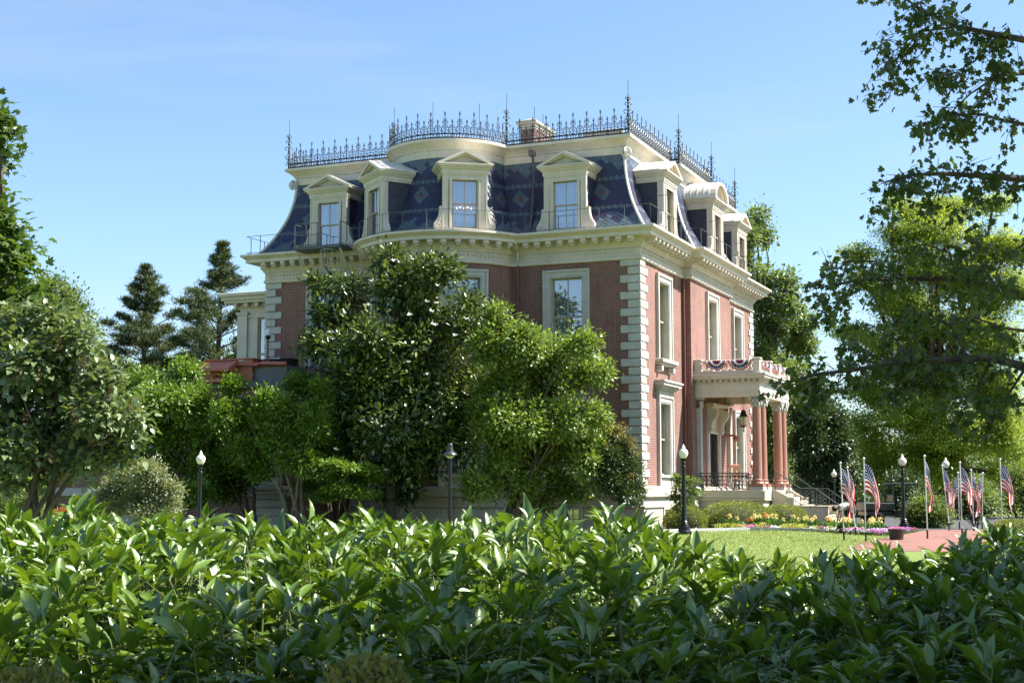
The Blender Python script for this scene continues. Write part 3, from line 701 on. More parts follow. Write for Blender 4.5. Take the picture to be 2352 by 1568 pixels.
def capital(mb, x, y, z0, r, m):
    mb.lathe([(r*.92, z0), (r*1.0, z0+.05), (r*.95, z0+.1), (r*1.0, z0+.26), (r*1.3, z0+.38), (r*1.2, z0+.40)], 14, m, (x, y, 0))
    for ring, zz, rr, s in ((8, z0+.14, r*1.12, .07), (8, z0+.27, r*1.24, .075)):
        for k in range(ring): a = 2*math.pi*(k+.5*(s > .072))/ring; mb.ball((x+rr*math.cos(a), y+rr*math.sin(a), zz), s, m, 6, 4, 1.3)
    for sx in (-1, 1):
        for sy in (-1, 1): mb.ball((x+sx*r*1.15, y+sy*r*1.15, z0+.37), .085, m, 7, 5)
    mb.cbox(x-r*1.5, x+r*1.5, y-r*1.5, y+r*1.5, z0+.42, z0+.49, .02, m)
def column(x, y):
    mb = MB(); r = .215
    mb.cbox(x-.34, x+.34, y-.34, y+.34, ZD, ZD+.14, .01, 1); mb.cbox(x-.32, x+.32, y-.32, y+.32, ZD+.14, ZD+.28, .01, 0)
    mb.lathe([(.30, ZD+.28), (.31, ZD+.33), (.28, ZD+.37), (.24, ZD+.40), (.27, ZD+.43), (.27, ZD+.47), (.22, ZD+.5), (r, ZD+.53), (r*1.0, 3.2), (r*.92, 5.46)], 20, 0, (x, y, 0))
    capital(mb, x, y, 5.46, r*.93, 1); return mb.build('column', [GRAN, STONE], port)
for y in (7.35, 8.40, 11.70, 12.75): column(PX, y)
for y in (7.3, 12.8):                                        # wall pilasters
    mb = MB(); mb.cbox(BP, BP+.26, y-.19, y+.19, ZD, ZD+.4, .02); mb.box(BP, BP+.2, y-.15, y+.15, ZD+.4, 5.46); mb.cbox(BP, BP+.3, y-.24, y+.24, 5.86, 5.95, .02)
    for k in range(3):
        for zz in (5.55, 5.70): mb.ball((BP+.2, y-.13+.13*k, zz), .075, 0, 6, 4, 1.3)
    mb.build('pilaster', STONE, port)
# balustrade with ring panels
mb = MB(); zb_, zt_ = 7.0, 7.66
def ringrun(mb, p, q):
    L = math.dist(p, q); n = round(L/.3); ux, uy = (q[0]-p[0])/L, (q[1]-p[1])/L
    for i in range(n):
        c = (i+.5)*L/n
        for cz, rr in ((7.35, .135),): mb.tube([(p[0]+ux*(c+rr*math.cos(a)), p[1]+uy*(c+rr*math.cos(a)), cz+rr*1.3*math.sin(a)) for a in np.linspace(0, 2*math.pi, 13)], .028, 5, 0, False)
        mb.tube([(p[0]+ux*c, p[1]+uy*c, 7.16), (p[0]+ux*c, p[1]+uy*c, 7.54)], .02, 5)
xr = 3.36; yl, yr = Y0+.02, Y1-.02
for p, q in (((BP+.3, yl), (xr-.2, yl)), ((xr, yl+.2), (xr, PC-1.1)), ((xr, PC-.8), (xr, PC+.8)), ((xr, PC+1.1), (xr, yr-.2)), ((BP+.3, yr), (xr-.2, yr))):
    ringrun(mb, p, q); x0, x1 = sorted((p[0], q[0])); y0, y1 = sorted((p[1], q[1])); e = .09
    mb.cbox(x0-(e if x0 == x1 else 0), x1+(e if x0 == x1 else 0), y0-(e if y0 == y1 else 0), y1+(e if y0 == y1 else 0), 7.0, 7.15, .015)
    mb.cbox(x0-(e if x0 == x1 else .0), x1+(e if x0 == x1 else .0), y0-(e if y0 == y1 else .0), y1+(e if y0 == y1 else .0), 7.55, 7.66, .02)
mb.build('balustrade', CREAM, port)
for x, y in ((BP+.16, yl), (xr, yl), (xr, PC-.95), (xr, PC+.95), (xr, yr), (BP+.16, yr)):
    mb = MB(); s = .155; mb.cbox(x-s, x+s, y-s, y+s, 7.0, 7.64, .015); mb.cbox(x-s-.05, x+s+.05, y-s-.05, y+s+.05, 7.641, 7.72, .02); mb.cbox(x-s-.03, x+s+.03, y-s-.03, y+s+.03, 7.002, 7.10, .01); mb.build('pedestal', CREAM, port)
# door with its frame and scroll consoles
mb = MB(); dw = .85; D0, D1 = ZD, 5.3
for a, b in ((-dw-.34, -dw), (dw, dw+.34)): mb.box(BP-.3, BP+.06, PC+a, PC+b, D0, D1); mb.box(BP, BP+.10, PC+a+.08, PC+b-.08, D0, D1+.1)
mb.box(BP-.3, BP+.10, PC-dw-.34, PC+dw+.34, D1, D1+.34); mb.box(BP, BP+.42, PC-dw-.5, PC+dw+.5, D1+.341, D1+.48)
mb.box(BP-.28, BP+.03, PC-dw, PC+dw, 4.36, 4.46); mb.box(BP-.28, BP-.03, PC-dw, PC+dw, 4.46, D1)
for q in (-.42, .42): mb.box(BP-.03, BP-.005, PC+q-.3, PC+q+.3, 4.58, 5.15)
door = mb.build('front_door', CREAM, house, smooth=None)
mb = MB(); mb.box(BP-.15, BP-.03, PC-dw, PC+dw, D0, 4.36); mb.box(BP-.03, BP+.0, PC-.05, PC+.05, D0, 4.36)
for q in (-.43, .43):
    for a, b in ((1.8, 2.5), (2.65, 3.3), (3.42, 4.2)): mb.cbox(BP-.04, BP-.005, PC+q-.28, PC+q+.28, a, b, .03)
mb.build('door_leaf', DARKWOOD, door, smooth=None)
for q in (-dw-.17, dw+.17):
    mb = MB(); pr = [(0, 4.35), (.10, 4.35), (.16, 4.5), (.14, 4.7), (.22, 4.95), (.38, 5.1), (.42, 5.35), (.34, 5.5), (.05, 5.62), (0, 5.62)]
    Mx = Matrix.Translation((BP+.1, PC+q, 0)); mb.prism([(x, z) for x, z in pr], -.13, .13, 0, Mx); mb.ball((BP+.45, PC+q, 5.28), .13, 0, 7, 5); mb.ball((BP+.22, PC+q, 4.5), .1, 0, 7, 5)
    mb.build('scroll_console', CREAM, door)
# steps going down to the right
mb = MB(); ns = 10; rise = ZD/ns; st0, st1 = 8.35, 11.75; x = 3.62
for k in range(ns):
    z1_ = ZD-rise*(k+1)+.0; x0 = x+.335*k; x1_ = x0+.335
    if k < ns-1: mb.cbox(x0, x1_+.03, st0+.35, st1-.35, -.1-.001*k, z1_, .015)
for ys in ((st0, st0+.35), (st1-.35, st1)):
    mb.prism([(3.62, -.1), (3.62, 1.64), (3.85, 1.62), (4.42, 1.30), (4.62, 1.30), (4.62, -.1)], ys[0], ys[1]); mb.cbox(4.621, 6.2, ys[0], ys[1], -.1, .86, .02); mb.cbox(4.60, 6.24, ys[0]-.03, ys[1]+.03, .861, .92, .015)
stair = mb.build('stair', STEPST, port, smooth=None)
for y in (st0+.18, st1-.18):
    mb = MB(); pts = [(3.75, y, 2.55), (4.9, y, 1.72), (5.6, y, 1.72), (6.9, y, .80)]
    mb.tube(pts, .03, 6); mb.tube([(x_, y, z_-.72) for x_, y_, z_ in pts], .018, 5)
    def zr(x_): return float(np.interp(x_, [p[0] for p in pts], [p[2] for p in pts]))
    for q in (3.75, 4.9, 5.65, 6.9): mb.tube([(q, y, zr(q)), (q, y, max(.0, zr(q)-.95))], .022, 5)
    for i in range(22): q = 3.85+i*.14; mb.tube([(q, y, zr(q)), (q, y, zr(q)-.72)], .010, 4)
    for i in range(4):
        for kk in range(2):
            for s_ in (-1, 1): mb.tube([(5.25+s_*.12+.1*math.cos(a), y, zr(5.2)-.2-.17*i+.08*math.sin(a)) for a in np.linspace(0, 5.5, 9)], .012, 4, 0, False)
    mb.build('stair_railing', IRONG if y < PC else IRON, port)
# porch side railing with scrolls
for yy in (Y0+.12, Y1-.12):
    mb = MB(); xa, xb = BP+.15, 2.85
    mb.tube([(xa, yy, 2.42), (xb, yy, 2.42)], .022, 5); mb.tube([(xa, yy, 1.72), (xb, yy, 1.72)], .015, 5)
    for i in range(4):
        q = xa+(xb-xa)*i/3; mb.tube([(q, yy, 1.64), (q, yy, 2.44)], .02, 5)
    for i in range(12):
        q = xa+.1+(xb-xa-.2)*i/11
        for s_ in (-1, 1):
            for zz, rr in ((1.84, .085), (2.04, .07), (2.22, .085)):
                if (i % 4) in (0, 1, 2) or zz > 2.1: mb.tube([(q+s_*.06+rr*math.cos(a), yy, zz+rr*math.sin(a)) for a in np.linspace(0, 4.6, 8)], .013, 4, 0, False)
        mb.tube([(q, yy, 1.72), (q, yy, 2.42)], .009, 4)
    mb.build('porch_railing', IRON, port)
mb = MB(); mb.tube([(.2, 6.7, 1.75), (.35, 6.75, 1.55), (.42, 6.8, 1.2), (.42, 6.8, 0)], .06, 6); mb.build('downpipe', GREYP, port)
# ------------------------------------------------------------ left wing and glazed annex of the mansion
mb = MB(); WX0, WX1, WY0, WY1, WZ = -27.5, -14.0, -4.0, 7.0, 6.15
def uvwall(mb, p, q, z0, z1):
    L = math.dist(p, q); mb.add([(*p, z0), (*q, z0), (*q, z1), (*p, z1)], [(0, 1, 2, 3)], 0, [((0, z0), (L, z0), (L, z1), (0, z1))])
for p, q in (((WX0, WY0), (WX1, WY0)), ((WX1, WY0), (WX1, 0)), ((WX0, WY1), (WX0, WY0))): uvwall(mb, p, q, 0, WZ)
wing = mb.build('brick_wing', BRICK, house, smooth=None)
mb = MB(); mb.cbox(WX0-.2, WX1+.2, WY0-.2, WY1, WZ, WZ+.28, .03); mb.build('wing_roof', IRONG, wing, smooth=None)
mb = MB(); mb.cbox(WX0-.1, WX1+.1, WY0-.1, WY0+.02, 1.36, 1.74, .03); mb.cbox(WX1-.02, WX1+.1, WY0, 0, 1.36, 1.74, .03); mb.cbox(WX0-.08, WX1+.08, WY0-.08, WY0+.02, 0, .42, .02); mb.cbox(WX0-.08, WX1+.08, WY0-.08, WY0+.02, 4.7, 5.0, .02); mb.build('stone_band', STONE, wing, smooth=None)
for px_ in (-15.65, -22.5):
    mb = MB(); e = .62
    mb.cbox(px_-e-.34, px_+e+.34, WY0-.62, WY0, 0, .5, .05)
    for k in range(3): mb.cbox(px_-e-.12, px_+e+.12, WY0-.42, WY0, .52+.36*k, .86+.36*k, .04)
    mb.cbox(px_-e-.3, px_+e+.3, WY0-.6, WY0, 1.62, 1.82, .04); mb.cbox(px_-e-.2, px_+e+.2, WY0-.5, WY0, 1.44, 1.618, .03)
    for k in range(10): mb.cbox(px_-e+.08, px_+e-.08, WY0-.14, WY0, 1.84+.40*k, 2.21+.40*k, .03)
    mb.build('stone_pier', STONE, wing, smooth=None)
AX0, AX1, AY0, AZ = -24.3, -18.7, 6.0, 11.3
mb = MB()
mb.box(AX0, AX1, AY0, AY0+.3, 6.2, 7.2); mb.box(AX0, AX1, AY0, AY0+.3, 10.75, AZ); mb.box(AX0, -23.2, AY0, AY0+.3, 7.2, 10.75); mb.box(-20.9, AX1, AY0, AY0+.3, 7.2, 10.75)
mb.box(AX0, AX0+.3, AY0+.3, AY0+5, 6.2, AZ); mb.box(AX0-.1, AX0+.5, AY0-.12, AY0, 6.2, 10.9); mb.box(AX0-.16, AX0+.56, AY0-.18, AY0, 10.9, 11.05); mb.box(AX0-.06, AX1, AY0-.06, AY0, 10.75, 10.9)
ann = mb.build('annex', CREAM, house, smooth=None)
mb = MB(); mb.box(AX0-.2, AX1, AY0-.2, AY0+5, AZ, AZ+.2); mb.box(AX0-.75, AX1, AY0-.75, AY0+5.2, AZ+.34, AZ+.52); mb.box(AX0-.62, AX1, AY0-.62, AY0+5.1, AZ+.2, AZ+.339); mb.cbox(AX0-.9, AX1, AY0-.9, AY0+5.3, AZ+.521, AZ+.72, .03)
for k in range(9): mb.box(AX0-.1+k*.66, AX0+.1+k*.66, AY0-.5, AY0-.2, AZ+.02, AZ+.2)
mb.build('annex_cornice', CREAM, ann, smooth=None)
mb = MB()
for xa, xb in ((-23.2, -23.1), (-22.2, -22.1), (-21.0, -20.9)): mb.box(xa, xb, AY0+.08, AY0+.2, 7.2, 10.75)
for za in (7.2, 8.75, 10.65): mb.box(-23.1, -21.0, AY0+.085, AY0+.19, za, za+.1)
aw = mb.build('annex_window', CREAM_D, ann, smooth=None)
mb = MB(); mb.add([(-23.1, AY0+.14, 7.25), (-21, AY0+.14, 7.25), (-21, AY0+.14, 10.7), (-23.1, AY0+.14, 10.7)], [(0, 1, 2, 3)]); mb.build('pane', GLASS, aw, smooth=None)
# roof-top machinery: things standing on the wing
def houseobj(name, x, y, z, label, cat, group=None, rz=0): return empty(name, ML(x, y, z), MRZ+rz, label, cat, group)
hv = houseobj('air_handler', -18.2, -2.75, WZ+.28, 'terracotta painted rooftop air handling unit with sloping sheet metal hoods on the low brick wing', 'air handler')
mb = MB(); mb.cbox(-1.35, 1.2, -1.0, 1.0, 0, 1.04, .02); mb.cbox(-1.40, 1.25, -1.05, 1.05, 1.041, 1.10, .01); mb.build('cabinet', RUST, hv, smooth=None)
for xa, xb, za, zb2 in ((-1.25, .45, .50, 1.0), (-.6, .4, .0, .42)):
    mb = MB(); Mq = Matrix.Translation((0, -1.0, 0)) @ Matrix.Rotation(R(90), 4, 'Z'); vs = [(xa, -1.0, zb2), (xb, -1.0, zb2), (xa-.25, -1.75, za+.12), (xb, -1.75, za+.12), (xa-.25, -1.75, za), (xb, -1.75, za), (xa, -1.0, za), (xb, -1.0, za)]
    mb.add(vs, [(0, 2, 3, 1), (2, 4, 5, 3), (4, 6, 7, 5), (0, 6, 4, 2), (1, 3, 5, 7)]); mb.build('intake_hood', RUST, hv, smooth=None)
mb = MB(); mb.box(.45, .75, -1.012, -1.0, .95, 1.05); mb.box(.45, .75, -1.012, -1.0, 1.1, 1.14); mb.build('warning_sticker', GREYP, hv, smooth=None)
cd = houseobj('condenser_unit', -16.6, -2.8, WZ+.28, 'black round fan condenser with terracotta flashing beside the air handler', 'condenser')
mb = MB(); mb.cbox(-1.3, 1.3, -.8, .8, 0, .72, .02); mb.build('casing', simple('grey_coil', (.12, .12, .13), .5), cd, smooth=None)
mb = MB()
for xa in (-1.36, .05): mb.add([(xa, -.85, .95), (xa+1.3, -.85, .88), (xa+1.3, -1.15, .72), (xa, -1.15, .8), (xa, -.85, .7), (xa+1.3, -.85, .65)], [(0, 3, 2, 1), (3, 4, 5, 2), (0, 4, 3), (1, 2, 5), (0, 1, 5, 4)])
mb.build('lid_flashing', RUST, cd, smooth=None)
for q in (-.75, .1, .85):
    mb = MB(); mb.lathe([(.42, .72), (.44, 1.0), (.46, 1.08), (.40, 1.08), (.38, .8)], 14, 0, (q, .1, 0)); mb.build('fan_shroud', BLACK, cd)
cm = houseobj('security_camera', -16.56, -3.2, WZ+.28, 'white dome security camera on a rust red pole above the wing roof', 'camera')
mb = MB(); mb.tube([(0, 0, 0), (0, 0, 2.0)], .045, 6); mb.build('pole', simple('rust_pole', (.2, .075, .05), .6), cm)
mb = MB(); mb.lathe([(.13, 2.14), (.14, 2.16), (.14, 2.36), (.08, 2.42), (.02, 2.44)], 12); mb.build('housing', simple('white_plastic', (.8, .8, .8), .4), cm)
mb = MB(); mb.ball((0, 0, 2.08), .12, 0, 10, 6); mb.tube([(0, 0, 1.96), (0, 0, 2.06)], .06, 6); mb.build('dome_lens', BLACK, cm)
# ------------------------------------------------------------ things on the portico
def nylon(name, c):
    m, t, b = newmat(name); b.inputs['Base Color'].default_value = (*c, 1); b.inputs['Roughness'].default_value = .6; tr = N(t, 'ShaderNodeBsdfTranslucent'); tr.inputs[0].default_value = (*c, 1)
    mx = N(t, 'ShaderNodeMixShader'); mx.inputs[0].default_value = .5; t.links.new(b.outputs[0], mx.inputs[1]); t.links.new(tr.outputs[0], mx.inputs[2]); t.links.new(mx.outputs[0], t.nodes['Material Output'].inputs[0]); return m
FR, FWH, FBL = nylon('flag_red', (.44, .006, .014)), nylon('flag_white', (.70, .69, .68)), nylon('flag_blue', (.010, .024, .125))
def bunting(x, y, rz, r, label):
    rows = [(.0, .2, 0), (.2, .36, 2), (.36, .56, 1), (.56, .80, 2), (.80, .92, 1), (.92, 1.0, 0)]; nseg = 36; mb = MB()
    for a, b, mi in rows:
        for k in range(nseg):
            t0, t1 = math.pi*k/nseg, math.pi*(k+1)/nseg
            def P(rr, i): t_ = math.pi*i/nseg; return (-rr*r*math.cos(t_)*1.05, -.03-.035*rr*(1 if i % 2 else -1)-.03*rr, -rr*r*.92*math.sin(t_))
            mi2 = mi
            if mi == 2 and b > .6 and k % 3 == 1:               # small stars on the blue ring
                e = (b-a)*.3; mb.add([P(a, k), P(a, k+1), P(a+e, k+1), P(a+e, k)], [(0, 1, 2, 3)], 2); mb.add([P(b-e, k), P(b-e, k+1), P(b, k+1), P(b, k)], [(0, 1, 2, 3)], 2); mb.add([P(a+e, k), P(a+e, k+1), P(b-e, k+1), P(b-e, k)], [(0, 1, 2, 3)], 1); continue
            mb.add([P(a, k), P(a, k+1), P(b, k+1), P(b, k)], [(0, 1, 2, 3)], mi2)
    o = mb.build('bunting_fan', [FR, FWH, FBL], None, ML(x, y, 7.63), MRZ+rz, None)
    return tag(o, label, 'bunting', 'pleated flag buntings on the porch balustrade')
bunting(1.48, yl-.10, 0, .50, 'left of the two half round flag buntings on the side of the porch balustrade')
bunting(2.58, yl-.10, 0, .50, 'right of the two half round flag buntings on the side of the porch balustrade')
for k, (yy, lb) in enumerate(((7.75, 'nearest the corner pedestal'), (8.55, 'second from the corner pedestal'), (9.6, 'third from the corner pedestal'), (10.5, 'fourth from the corner pedestal'), (11.6, 'fifth from the corner, half behind branches'))):
    bunting(xr+.10, yy, R(90), .40, 'bunting on the front of the porch balustrade, '+lb)
ln = houseobj('hanging_lantern', 2.0, PC-.35, 5.35, 'large black iron lantern with frosted glass hanging on chains under the porch ceiling', 'lantern')
mb = MB(); mb.lathe([(.20, -.95), (.25, -.6), (.25, -.35), (.2, -.28)], 10); mb.build('lantern_glass', simple('frosted_glass', (.62, .54, .36), .3, .08, 3), ln)
mb = MB(); mb.lathe([(.34, -.30), (.36, -.27), (.27, -.2), (.18, .02), (.22, .06), (.12, .14), (.05, .22)], 10); mb.lathe([(.03, -1.45), (.06, -1.3), (.02, -1.2), (.09, -1.08), (.2, -1.0), (.22, -.95)], 10)
for k in range(5): a = 2*math.pi*k/5; mb.tube([(.36*math.cos(a), .36*math.sin(a), -.28), (.34*math.cos(a), .34*math.sin(a), -.85), (.2*math.cos(a), .2*math.sin(a), -1.1)], .018, 4)
mb.build('lantern_frame', BLACK, ln)
mb = MB()
for k in range(4): a = 2*math.pi*k/4+.4; mb.tube([(.15*math.cos(a), .15*math.sin(a), .1), (.08*math.cos(a), .08*math.sin(a), 1.3)], .012, 4)
mb.build('chain', BLACK, ln); ln.scale = (.65, .65, .65)
CHW = simple('orange_oak', (.24, .085, .03), .45, .15, 8)
def rocker(x, y, rz, label):
    o = houseobj('rocking_chair', x, y, ZD, label, 'rocking chair', 'wooden rocking chairs on the porch', rz)
    mb = MB(); mb.cbox(-.28, .28, -.26, .24, .42, .46, .015); mb.build('seat', CHW, o)
    mb = MB()
    for sx in (-.27, .27): mb.tube([(sx, .22, .44), (sx*.98, .36, .8), (sx*.95, .48, 1.2)], .022, 6)
    mb.cbox(-.29, .29, .43, .47, 1.06, 1.22, .015); mb.cbox(-.27, .27, .24, .275, .52, .57, .01)
    for k in range(6): xx = -.2+.08*k; mb.tube([(xx, .25, .55), (xx, .34, .82), (xx, .45, 1.08)], .018, 5)
    mb.build('backrest', CHW, o)
    for sx in (-.3, .3):
        mb = MB(); mb.cbox(sx-.045, sx+.045, -.3, .34, .66, .69, .01); mb.tube([(sx, -.22, .67), (sx, -.22, .42)], .018, 5); mb.build('armrest', CHW, o)
        mb = MB(); mb.tube([(sx*.92, -.42, .10), (sx*.92, -.2, .04), (sx*.92, .1, .03), (sx*.92, .4, .09), (sx*.92, .62, .17)], .022, 6)
        mb.build('rocker', CHW, o)
        for yy in (-.22, .2): mb = MB(); mb.tube([(sx*.92, yy, .05), (sx*.92, yy, .44)], .022, 6); mb.build('leg', CHW, o)
    return o
rocker(1.95, 9.2, R(55), 'orange oak rocking chair behind the porch railing, nearer the front door'); rocker(2.75, 10.1, R(100), 'orange oak rocking chair behind the porch railing, half behind the granite column')
pc_ = houseobj('porch_camera', BP+.05, 12.2, 4.35, 'brick red dome camera on a bracket arm under the porch', 'camera')
mb = MB(); mb.tube([(0, 0, 0), (.5, 0, 0)], .06, 6); mb.build('bracket', RUST, pc_); mb = MB(); mb.ball((.55, 0, -.16), .15, 0, 10, 6); mb.build('dome', RUST, pc_)
# ------------------------------------------------------------ ground
def lawnmat():
    m, t, b = newmat('lawn_green'); co = objco(t)
    a = ramp(t, noise(t, .35, 5, co), .3, .7); c = mixrgb(t, a, (.105, .16, .028), (.15, .205, .045))
    f = ramp(t, noise(t, 14, 3, co), .35, .7); c = mixrgb(t, f, c, (.19, .23, .065)); t.links.new(c, b.inputs['Base Color']); b.inputs['Roughness'].default_value = .8; b.inputs['Specular IOR Level'].default_value = .2
    bp = N(t, 'ShaderNodeBump'); bp.inputs['Strength'].default_value = .9; bp.inputs['Distance'].default_value = .05; t.links.new(noise(t, 25, 4, co), bp.inputs['Height']); t.links.new(bp.outputs[0], b.inputs['Normal']); return m
LAWN = lawnmat(); MULCH = simple('dark_mulch', (.035, .022, .015), .95, .5, 9, 1.0); PAVE = brickmat('brick_paving', (.27, .105, .075), (.20, .08, .06), (.24, .16, .13), .2, .1, .006, .85, .3)
ASPH = simple('asphalt', (.05, .05, .052), .9, .2, 8, .4); KERB = simple('granite_kerb', (.42, .42, .42), .8, .15, 7, .3)
xs = np.concatenate([[-900, -400, -200, -120], np.arange(-80, 81, 4), [120, 200, 400, 900]]); ys = np.concatenate([[-60, -30], np.arange(-10, 34, 2), np.arange(34, 140, 6), [170, 250, 400, 700, 1500]])
V = [(x, y, gz(x, y)-.0) for y in ys for x in xs]; nx = len(xs); F = [(j*nx+i, j*nx+i+1, (j+1)*nx+i+1, (j+1)*nx+i) for j in range(len(ys)-1) for i in range(nx-1)]
tag(np_obj('lawn', V, F, LAWN, None, smooth=True), kind='structure')
def sheet(name, pts, z, mat, uv=False):
    mb = MB(); mb.add([(p[0], p[1], z) for p in pts], [tuple(range(len(pts)))], 0, [[(p[0], p[1]) for p in pts]] if uv else None); return tag(mb.build(name, mat, smooth=None), kind='structure')
G2 = lambda x, y: ground(x, y).to_2d()
kerbV = [(1480, 1223.5), (1530, 1222), (1600, 1220), (1660, 1218.6), (1720, 1217.6), (1790, 1217.8), (1850, 1219), (1900, 1222), (1960, 1226.5), (2020, 1229.5), (2060, 1228.5), (2100, 1222), (2125, 1216)]
kp = [G2(*q) for q in kerbV]
bed = kp+[Vector((17.5, 61)), Vector((14, 67)), ML(5, 3).to_2d(), ML(.2, 1).to_2d(), ML(-4, -.1).to_2d(), ML(-4, -6).to_2d()]
sheet('flower_bed', bed, .012, MULCH)
sheet('mulch_bed', [ML(-4, -.1).to_2d(), ML(-30, -4).to_2d(), ML(-32, -11).to_2d(), ML(-4, -8).to_2d()], .008, MULCH)
mb = MB()
for a, b in zip(kp[:-1], kp[1:]):
    if a.x > 12.2: continue
    d = (b-a); n = max(1, round(d.length/1.2)); dn = d.normalized(); nn = Vector((dn.y, -dn.x))
    for k in range(n):
        p, q = a+d*(k/n)+dn*.006, a+d*((k+1)/n)-dn*.006
        c = [p+nn*.13, q+nn*.13, q, p]; mb.add([(*v_, -.05) for v_ in c]+[(*v_, .12) for v_ in c], [(4, 5, 6, 7), (0, 1, 5, 4), (1, 2, 6, 5), (2, 3, 7, 6), (3, 0, 4, 7)])
tag(mb.build('kerb', KERB, smooth=None), kind='structure')
sheet('brick_path', [G2(1940, 1262), G2(1985, 1243), G2(2040, 1233), G2(2100, 1223), G2(2135, 1216.5), G2(2360, 1216.5), G2(2420, 1226), G2(2300, 1246), G2(2200, 1268)], .006, PAVE, True)
sheet('driveway', [G2(2060, 1211), G2(2120, 1217.5), G2(2480, 1217.5), (60, 64), (60, 90), (15, 90), (15, 66)], .004, ASPH)
# short grass blades over the seen strip of lawn
n = 150000; P = np.stack([RNG.uniform(-24, 17, n), RNG.uniform(24, 58, n), np.zeros(n)], 1)
kq = np.array([[p.x, p.y] for p in kp]); lim = np.interp(P[:, 0], kq[:, 0], kq[:, 1]); ok = (P[:, 1] < np.where(P[:, 0] < kq[0, 0], 52.0+.0*lim, lim)-.2)
pathx = np.interp(P[:, 1], [35, 44, 48, 52, 58], [8, 11.2, 12.6, 13.7, 15]); ok &= P[:, 0] < pathx; P = P[ok]; n = len(P)
V, F, t_ = scatter(NEED, P, RNG.normal(size=(n, 3))*.5+[0, 0, 1], rdir(n)+[0, 0, .2], RNG.uniform(.04, .09, n), RNG.random(n))
tag(np_obj('lawn_grass', V, F, leafmat('grass_blade', (.12, .185, .032), (.20, .235, .075), .6, .3, .3), None, t_), kind='stuff')
nc = 2600; P2 = P[RNG.integers(0, n, nc)]+[0, 0, .06]
V, F, t_ = scatter(KITE, P2, RNG.normal(size=(nc, 3)), rdir(nc)+[0, 0, 1], RNG.uniform(.03, .05, nc), RNG.random(nc))
tag(np_obj('white_clover', V, F, leafmat('clover_white', (.55, .55, .45), (.65, .62, .5), .8, .3), None, t_), kind='stuff')
# ------------------------------------------------------------ lamps
OPAL = simple('opal_glass', (.78, .75, .66), .25, .03, 3)
def lamp(p, label, s=1.0):
    o = empty('street_lamp', (p.x, p.y, p.z), 0, label, 'street lamp', 'globe lamps on black posts')
    mb = MB(); mb.lathe([(.27, 0), (.27, .12), (.22, .16), (.20, .3), (.15, .34), (.17, .38), (.13, .42), (.15, .46), (.115, .5), (.085, .56), (.065, 2.46), (.09, 2.49), (.09, 2.53), (.065, 2.57), (.07, 2.63), (.09, 2.65), (.09, 2.68), (.06, 2.71), (.10, 2.78), (.115, 2.83)], 14); mb.build('post', BLACK, o)
    mb = MB(); mb.lathe([(.09, 2.831), (.15, 2.92), (.18, 3.03), (.165, 3.11), (.11, 3.17), (.07, 3.195), (.058, 3.215), (.075, 3.24), (.05, 3.28), (.03, 3.30), (.032, 3.33), (.008, 3.36)], 18); mb.build('globe', OPAL, o)
    o.scale = (s, s, s); return o
lamp(ground(1572, 1227), 'nearest black lamp post with a white globe, at the kerb before the mansion corner', .99)
lamp(ground(2077, 1217), 'globe lamp on a black post behind the planter tub, before the dark utility cart', .93)
lamp(at(457, 1236, 48)*1.0, 'globe lamp on a black post before the left tree and the low brick wing', .88).location.z = 0
lamp(at(1918, 1194, 78), 'small far globe lamp left of the bunched flags, behind the stair railing', .83).location.z = 0
lamp(at(2176, 1192, 68), 'shaded globe lamp on a black post half behind a flag at right', .95).location.z = 0
o = empty('path_lamp', (*at(1033, 1200, 45).to_2d(), 0), 0, 'slim dark post lamp with a flared hood before the magnolia', 'path lamp')
mb = MB(); mb.tube([(0, 0, 0), (0, 0, 2.62)], [.065, .06], 8); mb.build('post', BLACK, o)
mb = MB(); mb.lathe([(.16, 2.70), (.23, 2.74), (.21, 2.78), (.11, 2.84), (.10, 2.90), (.11, 2.92), (.085, 2.94), (.085, 3.06), (.05, 3.1)], 14); mb.build('hood', simple('dull_steel', (.03, .032, .035), .4), o)
mb = MB(); mb.lathe([(.062, 2.62), (.14, 2.70), (.02, 2.701)], 10); mb.build('lens', GREYP, o)
